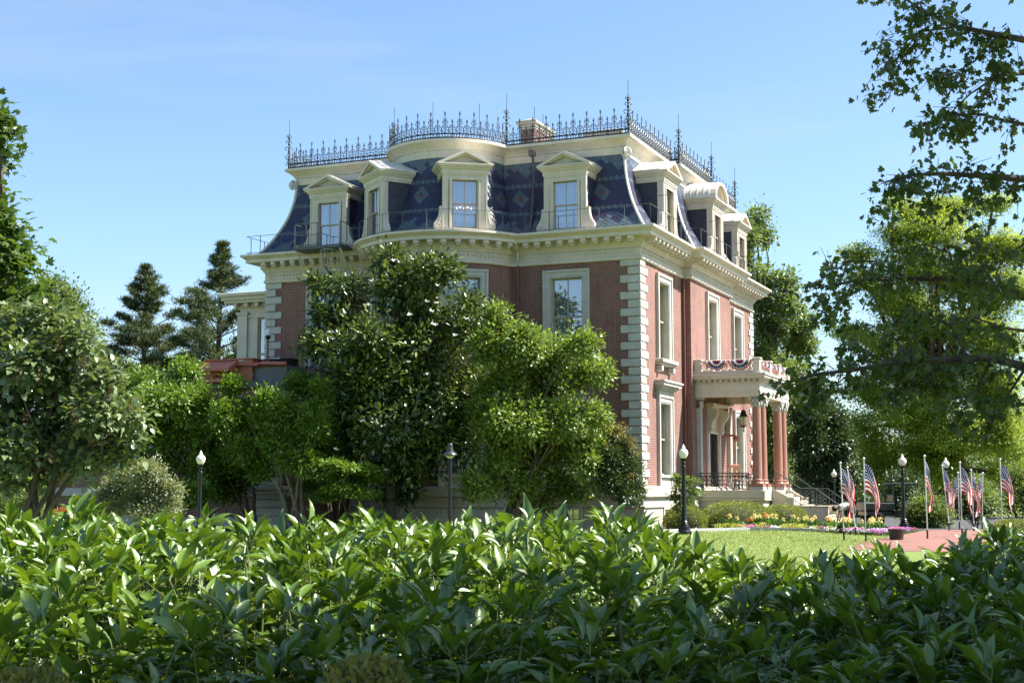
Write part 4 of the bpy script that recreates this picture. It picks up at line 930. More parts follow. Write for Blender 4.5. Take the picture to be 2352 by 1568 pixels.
# ------------------------------------------------------------ flags
ALU = simple('silver_pole', (.62, .62, .62), .35, .05, 3, metal=.3)
def flag(x, y, Y, top, lean, seed, label, turn, wid=1.0, fall=1.0):
    p = ground(x, y); k = Y/p.y; p = at(x, y, Y); p.z = 0
    hh = at(x, top, Y).z; rs = random.Random(seed)
    o = empty('flag_on_pole', p, turn, label, 'flag', 'flags on poles along the brick path')
    mb = MB(); mb.tube([(0, 0, .28), (lean, 0, hh-.05)], .022, 6); mb.build('pole', ALU, o)
    mb = MB(); mb.tube([(-.0, 0, -.05), (0, 0, .3)], .03, 6); mb.build('ground_sleeve', BLACK, o)
    mb = MB(); mb.ball((lean, 0, hh), .045, 0, 8, 6); mb.build('finial_ball', ALU, o)
    nu, nv = 54, 39; Hh = .92; FL = 1.45; V = []; cols = []
    topz = hh-.14; ph = rs.uniform(0, 6); amp = rs.uniform(.035, .06)
    for j in range(nv+1):
        v = j/nv                                              # 0 top edge, 1 bottom edge of the hoist
        x0, z0 = lean*.9, topz-v*Hh; xx, zz = 0, 0
        for i in range(nu+1):
            u = i/nu
            fold = amp*(.3+u*1.4)*math.sin(8*u+ph+5*v)+.05*u*math.sin(13*v+ph)+.03*math.sin(5*v+ph)*u
            X = wid*.40*(1-math.exp(-2.6*u))*(1-.22*v)+.03*math.sin(7*u+ph+4*v)*u; Z = -v*Hh*(1-.52*u)-1.32*fall*u**1.45+.03*math.sin(9*u+ph)*u
            V.append((x0+.02+X, fold, z0+v*Hh+Z))
    F = []; mi = []
    for j in range(nv):
        for i in range(nu):
            F.append((j*(nu+1)+i, (j+1)*(nu+1)+i, (j+1)*(nu+1)+i+1, j*(nu+1)+i+1))
            st = j//3; c = 0 if st % 2 == 0 else 1
            if i < 22 and j < 21:
                c = 2; rr = j % 4; 
                if (j % 4 in (1, 2)) and ((i+(j//4 % 2)*2) % 4 in (1, 2)): c = 1
            mi.append(c)
    mb = MB(); mb.add(V, F); mb.m = mi; mb.build('flag_cloth', [FR, FWH, FBL], o, smooth=60); return o
flag(1938.5, 1240, 46.8, 1063, -.06, 1, 'leftmost flag, nearest the stone steps, its cloth bunched over the bending person', .1, .9, .95)
flag(1965, 1231, 51.5, 1073, -.25, 2, 'flag with a leaning pole just right behind the leftmost flag', .2, .6, .9)
flag(1989, 1244, 45.5, 1053, 0, 3, 'flag on the lawn edge left of the dark planter tub, its fly end blowing right', -.2, 1.15, 1.0)
flag(2130, 1222, 48, 1047, -.03, 4, 'flag hanging straight right of the globe lamp, standing on the brick path', .5, .75, 1.0)
flag(2180, 1212, 58, 1069, -.2, 5, 'flag in front of the shaded globe lamp, between two flags of the right group', .0, .85, 1.0)
flag(2210, 1226, 50, 1062, 0, 6, 'largest flag in the right group of bunched flags', .15, 1.05, 1.0)
flag(2204, 1212, 60, 1085, 0, 7, 'flag half hidden behind the largest flag of the right group', 2.9, .7, .9)
flag(2237, 1214, 57, 1079, -.05, 8, 'flag right behind the largest flag of the right group', .3, .8, 1.0)
flag(2256, 1210, 60, 1086, -.1, 9, 'smallest farthest flag at the right end of the bunched group', 2.4, .6, 1.0)
flag(2303, 1224, 50, 1055, 0, 10, 'rightmost flag beside the clipped hedge, alone on its silver pole', .05, 1.1, 1.0)
# planter tub
p = ground(2059, 1239); o = empty('planter_tub', p, 0, 'dark brown plastic planter tub with pink flowers on the edge of the brick path', 'planter')
mb = MB(); mb.lathe([(.36, 0), (.38, .02), (.44, .44), (.47, .45), (.47, .52), (.43, .52), (.42, .46), (.01, .44)], 20); mb.build('tub', simple('brown_plastic', (.03, .018, .018), .45, .1, 5), o); o.scale = (.58, .58, .68)
# ------------------------------------------------------------ bending person
def skin(name, verts, edges, radii, mat, parent, sub=2):
    me = bpy.data.meshes.new(name); me.from_pydata(verts, edges, []); o = bpy.data.objects.new(name, me); COL.objects.link(o); o.parent = parent
    sm = o.modifiers.new('s', 'SKIN'); lay = me.skin_vertices[0] if me.skin_vertices else None
    if lay is None:
        bpy.context.view_layer.objects.active = o; bpy.ops.mesh.customdata_skin_add() if hasattr(bpy.ops.mesh, 'customdata_skin_add') else None; lay = me.skin_vertices[0]
    for i, r in enumerate(radii): lay.data[i].radius = (r, r) if not isinstance(r, tuple) else r; lay.data[i].use_root = (i == 0)
    sm.use_smooth_shade = True; o.modifiers.new('d', 'SUBSURF').levels = sub; o.modifiers[-1].render_levels = sub
    me.materials.append(mat); return o
SKIN = simple('skin', (.42, .21, .14), .55, .06, 9); SHIRT = simple('white_shirt', (.78, .78, .78), .8, .04, 6); SHORT = simple('navy_shorts', (.02, .025, .05), .85, .1, 8); HAIRM = simple('dark_hair', (.03, .018, .012), .6, .2, 14)
pp = at(1956, 1216, 57.5); pe = empty('person', (pp.x, pp.y, 0), 0, 'person in a white shirt and navy shorts bending behind the leftmost flag', 'person')
bv = [(0, 0, .93), (.0, -.1, .9), (.0, -.11, .5), (.03, -.11, .1), (-.08, -.12, .04), (.0, .1, .9), (-.02, .11, .5), (.03, .11, .1), (-.08, .12, .04),
      (-.22, 0, 1.0), (-.42, 0, .99), (-.5, 0, .96), (-.58, 0, .91), (-.42, -.17, .96), (-.44, -.2, .68), (-.50, -.17, .44), (-.52, -.16, .36), (-.42, .17, .96), (-.44, .2, .68), (-.52, .16, .44), (-.55, .15, .36), (-.66, 0, .86), (-.72, 0, .83)]
be = [(0, 1), (1, 2), (2, 3), (3, 4), (0, 5), (5, 6), (6, 7), (7, 8), (0, 9), (9, 10), (10, 11), (11, 12), (10, 13), (13, 14), (14, 15), (15, 16), (10, 17), (17, 18), (18, 19), (19, 20), (12, 21), (21, 22)]
br_ = [.14, .10, .062, .045, .035, .10, .062, .045, .035, .135, .14, .065, .055, .06, .045, .034, .035, .06, .045, .034, .035, .095, .075]
skin('body', bv, be, br_, SKIN, pe)
skin('shirt', [(-.06, 0, .97), (-.22, 0, 1.0), (-.42, 0, .99), (-.47, 0, .975), (-.42, -.17, .96), (-.43, -.19, .80), (-.42, .17, .96), (-.43, .19, .80)], [(0, 1), (1, 2), (2, 3), (2, 4), (4, 5), (2, 6), (6, 7)], [.16, .165, .165, .10, .08, .07, .08, .07], SHIRT, pe)
skin('shorts', [(0, 0, .95), (-.1, 0, .985), (.0, -.1, .88), (.0, -.11, .62), (.0, .1, .88), (-.01, .11, .62)], [(0, 1), (0, 2), (2, 3), (0, 4), (4, 5)], [.165, .16, .13, .105, .13, .105], SHORT, pe)
mb = MB(); mb.ball((-.665, 0, .89), .115, 0, 10, 7); mb.build('hair', HAIRM, pe)
for sy in (-.11, .11):
    mb = MB(); mb.cbox(-.16, .09, sy-.05, sy+.05, 0, .09, .02); mb.build('shoe', SHIRT, pe)
for sy, s2 in ((-.16, -.52), (.15, -.55)):
    mb = MB()
    for k in range(5): mb.tube([(s2+(.02 if k else .03), sy+(-.03+.018*k), .34), (s2-.005*k, sy+(-.032+.019*k), .27+.01*abs(k-2)), (s2+.01, sy+(-.032+.018*k), .235+.012*abs(k-2))], [.011, .009, .006], 5)
    mb.build('fingers', SKIN, pe)
# ------------------------------------------------------------ dark utility cart in the shade
up = at(2052, 1211, 64); ut = empty('utility_cart', (up.x, up.y, 0), R(4), 'dark green utility cart with a cargo bed, parked in deep shade behind the lamp', 'utility cart')
UG = simple('dark_green_plastic', (.022, .03, .025), .4, .15, 4); TYRE = simple('tyre_rubber', (.012, .012, .012), .8, .2, 9, .3)
mb = MB(); mb.cbox(-1.45, -.15, -.68, .68, .72, 1.10, .05); mb.cbox(-1.40, -.2, -.62, .62, .50, .719, .03); mb.build('cargo_bed', UG, ut)
mb = MB(); mb.prism([(-.14, .42), (1.05, .42), (1.45, .62), (1.50, .98), (1.30, 1.12), (.72, 1.16), (.58, .80), (.02, .74), (-.14, .80)], -.66, .66); mb.build('body', UG, ut)
mb = MB(); mb.cbox(-.18, 1.0, -.68, .68, 1.90, 1.97, .03); mb.build('roof', BLACK, ut)
mb = MB()
for sy in (-.62, .62): mb.tube([(-.14, sy, .75), (-.16, sy, 1.5), (-.10, sy, 1.9)], .035, 6); mb.tube([(1.15, sy, 1.1), (.92, sy, 1.9)], .035, 6); mb.tube([(.25, sy, .8), (.25, sy, 1.9)], .025, 6)
mb.build('roll_cage', BLACK, ut)
mb = MB(); mb.cbox(-.08, .42, -.55, .55, .75, .95, .05); mb.cbox(-.12, .02, -.55, .55, .95, 1.45, .05); mb.build('seat', BLACK, ut)  # deep shade over the cart is put into the near-black seat and roof
for x in (-.95, 1.08):
    for sy in (-.66, .66):
        Mw = Matrix.Translation((x, sy, .32)) @ Matrix.Rotation(R(90), 4, 'X'); mb = MB(); m2 = MB(); m2.lathe([(.14, -.12), (.29, -.13), (.32, -.08), (.32, .08), (.29, .13), (.14, .12)], 18); mb.add([Mw @ Vector(v_) for v_ in m2.v], m2.f); wh = mb.build('wheel', TYRE, ut)
        mb = MB(); m2 = MB(); m2.lathe([(.05, -.125), (.16, -.10), (.16, .10), (.05, .125)], 12); mb.add([Mw @ Vector(v_) for v_ in m2.v], m2.f); mb.build('rim', GREYP, wh)
for sy in (-.45, .45): mb = MB(); mb.cbox(1.46, 1.52, sy-.12, sy+.12, .80, .92, .02); mb.build('headlight', simple('amber_lens', (.55, .2, .03), .3), ut)
# ------------------------------------------------------------ flowers
W1 = (1, 1, .9)
PETY = leafmat('petal_yellow', (.85, .66, .20), (.90, .80, .45), .6, .35, .2, W1); PETO = leafmat('petal_orange', (.75, .16, .03), (.80, .28, .05), .6, .35, .2, W1)
PETP = leafmat('petal_pink', (.62, .12, .35), (.75, .30, .50), .6, .3, .2, (1, 1, 1)); PETW = leafmat('petal_white', (.75, .72, .74), (.85, .83, .85), .6, .3, .2, (1, 1, 1)); PETV = leafmat('petal_violet', (.30, .09, .40), (.50, .25, .60), .6, .3, .2, (1, 1, 1))
FLEAF = leafmat('flower_leaf', (.045, .11, .02), (.085, .17, .04), .4, .3); COLE = leafmat('coleus_leaf', (.24, .28, .05), (.42, .44, .14), .6, .3, .3)
def mk(name, label, cat, group, leafm, nleaf, lsize, lh, petm=None, npet=0, ph=0, psize=.07, pr=.07, spread=.2, T=MAGL):
    o = empty(name, (0, 0, 0), 0, label, cat, group)
    P = np.stack([RNG.normal(0, spread, nleaf), RNG.normal(0, spread, nleaf), RNG.uniform(0, lh, nleaf)], 1); D = np.stack([P[:, 0]*3, P[:, 1]*3, np.full(nleaf, .5)], 1)+rdir(nleaf)*.3
    V, F, t_ = scatter(T, P, D, rdir(nleaf)+[0, 0, 1], lsize*RNG.uniform(.7, 1.2, nleaf), RNG.random(nleaf)); np_obj('leaves', V, F, leafm, o, t_)
    if npet:
        V, F, t_ = petals(npet, ph, psize, pr); np_obj('blossom', V, F, petm, o, t_)
    return o
def petals(npet, ph, psize, pr, low=.6):
    d = rdir(npet)*[1, 1, 1.25]; P = d*pr*RNG.random((npet, 1))**.3+[0, 0, ph]
    return scatter(KITE, P, d+rdir(npet)*.6, rdir(npet), psize*RNG.uniform(.7, 1.2, npet), RNG.random(npet))
protos = {}
protos['cy'] = mk('canna', 'yellow flowering canna in the row behind the kerb, one of many alike', 'canna', 'yellow cannas in the flower bed', FLEAF, 30, .34, .46, PETY, 34, .76, .10, .085, .10)
protos['co'] = mk('canna', 'orange flowering canna among the yellow ones in the flower bed', 'canna', 'orange cannas in the flower bed', FLEAF, 30, .34, .46, PETO, 34, .78, .10, .085, .10)
protos['ye'] = mk('coleus', 'low yellow green coleus clump behind the kerb, one of many alike', 'coleus', 'yellow coleus clumps edging the flower bed', COLE, 170, .09, .30, None, 0, 0, 0, 0, .13)
def low(lab, pm, col):
    o = mk('petunia', f'low {col} petunia clump edging the flower bed, one of many alike', 'petunia', f'{col} petunias edging the flower bed', FLEAF, 60, .08, .12, None, 0, 0, 0, 0, .13)
    n = 60; P = np.stack([RNG.normal(0, .13, n), RNG.normal(0, .13, n), RNG.uniform(.08, .24, n)], 1)
    V, F, t_ = scatter(KITE, np.repeat(P, 3, 0), rdir(n*3)*[1, 1, .4], rdir(n*3)*.4+[0, -.6, .8], .055*RNG.uniform(.8, 1.2, n*3), RNG.random(n*3)); np_obj('blossom', V, F, pm, o, t_); return o
protos['pp'] = low('p', PETP, 'pink'); protos['pw'] = low('w', PETW, 'white'); protos['pv'] = low('v', PETV, 'violet')
used = set()
def put(k, x, y, z=0, s=1):
    o = protos[k] if k not in used else copy_tree(protos[k]); used.add(k)
    o.location = (x, y, z); o.rotation_euler = (0, 0, random.uniform(0, 6.28)); o.scale = (s,)*3; return o
for i in range(44):                                            # cannas: Y measured back from the kerb line
    t_ = random.random(); xv = 1672+(2050-1672)*t_; base = G2(xv, float(np.interp(xv, [q[0] for q in kerbV], [q[1] for q in kerbV])))
    put('co' if i % 9 == 4 else 'cy', base.x+random.uniform(-.1, .1), base.y+random.uniform(.75, 2.0 if xv > 1780 else 1.2), 0, random.uniform(.5, .75))
for i in range(52):
    xv = random.uniform(1655, 2095); base = G2(xv, float(np.interp(xv, [q[0] for q in kerbV], [q[1] for q in kerbV]))); k = random.choice(['ye', 'pp', 'pw', 'pw', 'ye'] if xv < 1940 else ['pp', 'pv', 'pw', 'pv'])
    put(k, base.x, base.y+random.uniform(.2, .7), 0, random.uniform(.65, 1.0))
for i in range(22):
    xv = random.uniform(1960, 2110); base = G2(xv, float(np.interp(xv, [q[0] for q in kerbV], [q[1] for q in kerbV]))); put(random.choice(['pp', 'pv', 'pw']), base.x, base.y+random.uniform(.1, .5), 0, random.uniform(.8, 1.1))
for k in range(3):
    q = put('pp', p.x+(-.12, .11, .0)[k], p.y+(-.04, .04, .1)[k], .28, .6)
    tag(q, 'pink petunia growing in the dark planter tub', 'petunia', 'pink petunias in the planter tub')
# ------------------------------------------------------------ trees and shrubs
def gp(x, Y, z=0): q = at(x, 1127, Y); return (q.x, q.y, z)
def BL(Y, lst, jit=1.0, rd=1.0):
    out = []
    for i, b in enumerate(lst):
        x, y, rx, ry = b; yy = Y+random.uniform(-jit, jit); out.append(blobV(x, y, rx, ry, yy, rx*rd))
    return out
L_MAG = leafmat('magnolia_leaf', (.018, .044, .013), (.19, .245, .055), .30, .15, .6, None, .3, .9)
L_BRI = leafmat('bright_leaf', (.065, .120, .018), (.25, .32, .07), .45, .28, .6, (1.6, 1.6, .7))
L_LEFT = leafmat('fresh_leaf', (.055, .12, .012), (.18, .27, .045), .45, .28, .5, (1.6, 1.6, .7))
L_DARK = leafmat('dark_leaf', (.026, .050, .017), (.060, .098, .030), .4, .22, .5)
L_LIL = leafmat('lilac_leaf', (.062, .112, .038), (.19, .235, .11), .36, .2, .8)
L_MAP = leafmat('maple_leaf', (.035, .075, .016), (.075, .125, .025), .38, .35, .55)
L_PIN = leafmat('pine_needle', (.034, .060, .028), (.12, .145, .045), .6, .12, .3)
L_PALE = leafmat('pale_leaf', (.075, .12, .035), (.12, .17, .055), .55, .4, .3)
L_CYP = leafmat('cypress_leaf', (.14, .21, .035), (.29, .35, .075), .6, .42, .2)
L_SYC = leafmat('sycamore_leaf', (.032, .062, .012), (.075, .115, .022), .4, .4, .6)
L_VAR = leafmat('variegated_leaf', (.10, .13, .065), (.24, .26, .16), .5, .3, .4)
L_TREE = leafmat('broad_leaf', (.085, .14, .040), (.17, .225, .075), .45, .32, .5)
L_BOX = leafmat('boxwood_leaf', (.11, .155, .022), (.22, .25, .055), .4, .3, .5)
L_RUST = leafmat('rusty_blossom', (.20, .15, .05), (.28, .21, .08), .7, .3, .2)
mag = tree('magnolia_tree', 'tall dark magnolia tree with glossy leaves and white blossoms in front of the curved bay', 'tree', gp(905, 57.5),
    BL(57.2, [(890, 600, 50, 32), (1000, 622, 66, 38), (790, 660, 62, 24), (735, 655, 26, 12), (920, 680, 120, 60), (770, 735, 70, 50), (735, 800, 50, 40), (840, 790, 110, 70), (970, 790, 120, 80), (1075, 750, 60, 40), (1085, 700, 40, 18), (830, 880, 100, 70), (960, 900, 120, 80), (1070, 900, 60, 90), (890, 980, 110, 60), (1010, 1000, 90, 70), (800, 960, 60, 50), (930, 1060, 100, 50), (900, 1120, 70, 40)], 1.3),
    1300, .20, 17, MAGL, .25, L_MAG, BARK, .22, up=1.0, out=1.5)
o = mag; Vb = []
for i in range(46):                                            # white blossoms, each its own part
    x, y = random.uniform(720, 1110), random.uniform(600, 1090)
    if (x-905)**2/190**2+(y-860)**2/270**2 > 1: continue
    c = at(x, y, 57.5-random.uniform(1.5, 2.6))-Vector(mag.location); n = 9; a = RNG.random(n)*6.28
    D = np.stack([np.cos(a), np.sin(a), RNG.uniform(.2, 1.2, n)], 1); V, F, t_ = scatter(MAGL, np.repeat([tuple(c)], n, 0), D, rdir(n)*.2+[0, 0, 1], .16*RNG.uniform(.8, 1.2, n), RNG.random(n))
    np_obj('blossom', V, F, PETW, mag, t_)
tree('leafy_tree', 'bright yellow green leafy tree right of the magnolia, hiding the middle of the brick facade', 'tree', gp(1160, 56),
    BL(56, [(1150, 730, 34, 34), (1200, 785, 70, 42), (1120, 800, 50, 50), (1250, 810, 80, 50), (1340, 790, 34, 36), (1350, 850, 46, 40), (1385, 855, 22, 24), (1150, 880, 90, 70), (1260, 890, 90, 60), (1180, 960, 90, 60), (1300, 960, 60, 50), (1330, 1010, 62, 50), (1120, 960, 50, 60), (1230, 1040, 90, 55), (1150, 1050, 70, 55), (1340, 1060, 46, 34), (1290, 1110, 46, 30), (1365, 955, 34, 36), (1370, 1035, 30, 36), (1320, 1130, 50, 18), (1100, 1110, 50, 40), (1190, 1110, 60, 36), (1240, 1150, 40, 14)], 1.4),
    1500, .18, 20, KITE, .18, L_BRI, BARK, .14, 4, up=1.3)
tree('leafy_tree', 'small fresh green tree at left before the low brick wing, left of the stone pier', 'tree', gp(495, 58),
    BL(58, [(335, 875, 50, 30), (425, 855, 46, 30), (300, 900, 30, 40), (380, 920, 90, 45), (455, 930, 40, 50), (340, 985, 70, 50), (430, 1000, 56, 45), (520, 960, 40, 40), (285, 960, 36, 50), (310, 1060, 50, 60), (440, 1130, 60, 30), (390, 1060, 50, 46), (460, 1075, 40, 40), (530, 1040, 40, 40)], 1.2),
    1000, .15, 24, KITE, .155, L_LEFT, BARK, .09, 5, up=1.3)
tree('leafy_tree', 'small multi stemmed green tree with grey trunks right in front of the stone pier', 'tree', gp(670, 57),
    BL(56.5, [(536, 888, 26, 22), (620, 925, 36, 28), (690, 885, 44, 32), (740, 905, 26, 30), (640, 950, 60, 40), (560, 950, 44, 32), (720, 970, 50, 50), (560, 1030, 40, 28), (650, 1015, 50, 36), (750, 1040, 40, 34), (690, 1060, 50, 28), (600, 1080, 30, 20)], 1.2),
    900, .15, 24, KITE, .155, L_LEFT, BARKG, .085, 5, up=1.3)
tree('dogwood', 'low layered dogwood under the magnolia with light green tiers', 'tree', gp(805, 56),
    BL(55, [(820, 1075, 60, 7), (770, 1095, 44, 7), (850, 1098, 42, 7), (790, 1122, 58, 7), (830, 1135, 40, 6), (750, 1140, 26, 6), (765, 1065, 30, 6)], .8),
    240, .12, 18, KITE, .155, L_LEFT, BARK, .05, 2, up=1.8, flat=.4)
tree('photinia', 'dark glossy small tree with rusty blossom heads beside the corner quoins', 'tree', gp(1424, 56.5),
    BL(56.5, [(1410, 1000, 26, 26), (1430, 1040, 34, 34), (1400, 1060, 34, 30), (1450, 1085, 30, 36), (1400, 1110, 40, 30), (1435, 1135, 36, 22), (1460, 1120, 24, 24)], .7),
    330, .12, 18, MAGL, .13, L_DARK, BARK, .06, 2, up=1.1)
ph_ = [o for o in COL.objects if o.name == 'photinia'][0]
V, F, t_, _ = crown(BL(56, [(1415, 985, 22, 14), (1442, 1005, 20, 16), (1462, 1030, 10, 16), (1430, 1085, 18, 8), (1455, 1100, 12, 8), (1405, 1030, 10, 10)], .4), 34, .10, 26, KITE, .07, up=.3)
np_obj('rusty_blossom', V-np.array(ph_.location), F, L_RUST, ph_, t_)
tree('sapling', 'thin sapling with sparse layered leaves behind the nearest lamp post', 'tree', gp(1566, 56.5),
    BL(56.5, [(1555, 1098, 18, 5), (1588, 1104, 20, 5), (1565, 1118, 24, 5), (1592, 1128, 14, 5), (1552, 1140, 16, 5), (1578, 1150, 16, 5), (1560, 1165, 14, 6)], .4),
    60, .10, 14, KITE, .12, L_PALE, BARK, .03, 1, up=1.5, flat=.5)
tree('leafy_tree', 'shaded green tree filling the gap between the two small trees left of the pier', 'tree', gp(585, 60),
    BL(60, [(530, 955, 46, 34), (580, 990, 46, 40), (500, 1010, 50, 50), (560, 1060, 60, 50), (610, 1000, 40, 50), (520, 1110, 60, 40)], .8), 620, .16, 24, KITE, .155, L_LEFT, BARK, .08, 4)
tree('leafy_tree', 'shaded green tree low between the pier and the magnolia', 'tree', gp(770, 60),
    BL(59.5, [(760, 960, 50, 50), (740, 1060, 50, 50), (790, 1020, 50, 60), (720, 1110, 50, 34)], .6), 420, .16, 24, KITE, .12, L_TREE, BARK, .07, 3)
# left: lilac, maple, shrubs
lil = tree('lilac_bush', 'large lilac bush with pale heart shaped leaves and brown seed heads filling the left edge', 'bush', gp(70, 16, gz(-5, 16)),
    BL(16, [(40, 740, 80, 40), (120, 745, 60, 40), (180, 790, 60, 50), (60, 830, 100, 60), (150, 870, 90, 60), (240, 880, 44, 50), (30, 930, 80, 60), (120, 960, 90, 60), (220, 950, 70, 50), (285, 985, 34, 34), (40, 1030, 60, 50), (150, 1040, 80, 36), (240, 1020, 60, 36), (300, 1010, 20, 20), (90, 1090, 60, 24), (200, 1070, 50, 16), (315, 960, 20, 24), (270, 1050, 30, 14), (20, 1110, 50, 20), (-60, 820, 90, 90), (-60, 1000, 90, 80)], .35, .9),
    800, .085, 8, HEART, .078, L_LIL, BARK, .045, 6, up=1.5, hang=.12, out=1.2, sub=5)
for i, (x, y) in enumerate([(135, 790), (190, 830), (300, 930), (90, 870), (170, 960), (60, 960), (250, 905), (215, 1010), (120, 1050), (40, 860)]):
    c = at(x, y, 15.4)-Vector(lil.location); n = 60; d = rdir(n)*[.03, .03, .075]
    V, F, t_ = scatter(KITE, np.array(c)+d, rdir(n)+[0, 0, .5], rdir(n), np.full(n, .02), RNG.random(n)); np_obj('seed_head', V, F, leafmat('dry_seed', (.05, .025, .012), (.10, .05, .025), .8, .05, .2) if i == 0 else bpy.data.materials['dry_seed'], lil, t_)
tree('maple_tree', 'tall dark maple at the left edge of the frame, above the lilac bush', 'tree', gp(-150, 24),
    BL(24, [(x_q-14, y_q, rx_q, ry_q) for x_q, y_q, rx_q, ry_q in [(5, 285, 30, 34), (-10, 350, 30, 34), (-60, 320, 60, 70), (10, 510, 40, 40), (-20, 570, 80, 60), (40, 570, 44, 26), (0, 640, 80, 36), (60, 680, 50, 26), (100, 710, 40, 24), (20, 720, 90, 40), (-80, 450, 90, 80), (-120, 640, 100, 90), (140, 745, 30, 24), (-80, 800, 100, 80)]], .9),
    560, .16, 13, LOBE, .125, L_MAP, BARK, .22, 1, up=1.3, hang=.3, out=.8)
tree('variegated_shrub', 'pale variegated shrub with white edged leaves below the lilac', 'bush', gp(335, 40),
    BL(40, [(340, 1085, 40, 30), (300, 1105, 50, 34), (365, 1125, 44, 34), (310, 1150, 60, 34), (385, 1150, 28, 28), (250, 1140, 40, 40), (350, 1180, 60, 24), (400, 1120, 18, 18)], .7),
    560, .10, 20, KITE, .085, L_VAR, BARK, .03, 3, up=1.0)
tree('shrub', 'low green shrub glimpsed behind the lilac stems at lower left', 'bush', gp(45, 30),
    BL(30, [(20, 1150, 50, 26), (70, 1150, 40, 30), (-20, 1160, 50, 40), (40, 1185, 70, 20)], .4), 300, .08, 20, KITE, .055, L_PALE, BARK, .02, 2, up=.7)
mb = MB()
for k in range(9): mb.cbox(-.62+k*.145, -.50+k*.145, -.012, .012, 0, 1.15-.05*(k % 2), .004)
for z in (.3, .85): mb.cbox(-.65, .75, .013, .04, z, z+.08, .004)
q = gp(116, 36); tag(mb.build('slat_fence', simple('orange_stain', (.55, .17, .03), .6, .12, 5), None, (q[0], q[1], .05), .1, None), 'orange stained slat fence panel glimpsed behind the lilac stems', 'fence')
# pines with tiers of limbs
def pine(x, Y, ytop, width, label, seed, lean=0):
    rs = np.random.default_rng(seed); base = Vector(gp(x, Y)); H = at(x, ytop, Y).z; o = empty('pine_tree', base, 0, label, 'tree', 'dark pines left of the mansion')
    tr = MB(); tr.tube([(0, 0, 0), (lean*.3, 0, H*.4), (lean*.8, 0, H*.8), (lean, 0, H)], [.32, .24, .1, .02], 8); Ps, Ds = [], []
    z = H*.22
    while z < H*.985:
        u = (z-H*.28)/(H*.72); ln = width*((1-u)**.88 if u < .6 else (1-u)**1.2)*rs.uniform(.75, 1.15)+.12; nb = 5 if u < .85 else 4; a0 = rs.uniform(0, 6.28)
        for k in range(nb):
            a = a0+2*math.pi*k/nb+rs.uniform(-.35, .35); L = ln*rs.uniform(.5, 1.15); rise = rs.uniform(.0, .22)+u*.5; xx0 = lean*(z/H)
            pts = [(xx0+L*t*math.cos(a), L*t*math.sin(a), z+L*(rise*t+.10*t*t)) for t in (0, .35, .7, 1)]
            tr.tube(pts, [.07*(1-u)+.015, .05*(1-u)+.012, .025, .008], 4)
            for q in range(int(3+L*2.3)):
                t = .3+.75*rs.random()**.7; side = rs.normal(0, .10+.16*L*t*(1.1-t)); sc_ = (.42+.13*L)*rs.uniform(.7, 1.25)*(1-.45*u)
                c = np.array([xx0+L*t*math.cos(a)-side*math.sin(a), L*t*math.sin(a)+side*math.cos(a), z+L*(rise*t+.10*t*t)+.08])
                nn = int(110*sc_+22); Ps.append(c+rs.normal(size=(nn, 3))*[.40*sc_, .40*sc_, .13*sc_]); Ds.append(rs.normal(size=(nn, 3))*.7+[math.cos(a)*.4, math.sin(a)*.4, .55])
        z += H*.72*rs.uniform(.052, .082)*(1 if u < .7 else .55)
    tr.build('trunk', BARK, o); P = np.concatenate(Ps); D = np.concatenate(Ds); n = len(P)
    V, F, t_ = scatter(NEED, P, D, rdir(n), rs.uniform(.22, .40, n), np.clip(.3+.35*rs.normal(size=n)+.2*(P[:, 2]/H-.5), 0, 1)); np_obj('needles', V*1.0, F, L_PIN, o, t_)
pine(322, 92, 608, 6.4, 'left of two dark tiered pines against the sky, with the thinner pointed top', 5)
pine(488, 88, 560, 6.6, 'right of two dark tiered pines, tallest one close to the mansion', 9, .3)
tree('locust_tree', 'pale feathery tree between the maple and the pines', 'tree', gp(120, 86),
    BL(86, [(110, 660, 40, 24), (150, 690, 40, 26), (90, 700, 40, 30), (180, 735, 36, 24), (130, 740, 56, 30), (205, 770, 26, 16), (150, 790, 60, 30), (90, 770, 50, 40), (120, 850, 90, 60)], 1.5), 620, .36, 20, KITE, .22, L_PALE, BARK, .25, 1, up=1.3)
tree('leafy_tree', 'distant rounded green tree low between the lilac and the pines', 'tree', gp(262, 100),
    BL(100, [(260, 835, 34, 26), (300, 870, 50, 30), (240, 880, 50, 40), (270, 950, 70, 50), (300, 1040, 80, 70)], 1.5), 420, .34, 18, KITE, .24, L_TREE, BARK, .2)
tree('leafy_tree', 'distant green tree peeping between the tall pine and the annex', 'tree', gp(540, 104),
    BL(104, [(535, 830, 30, 26), (560, 800, 20, 24), (500, 860, 50, 30), (420, 880, 50, 30), (470, 960, 100, 70)], 1.5), 380, .34, 18, KITE, .24, L_TREE, BARK, .2)
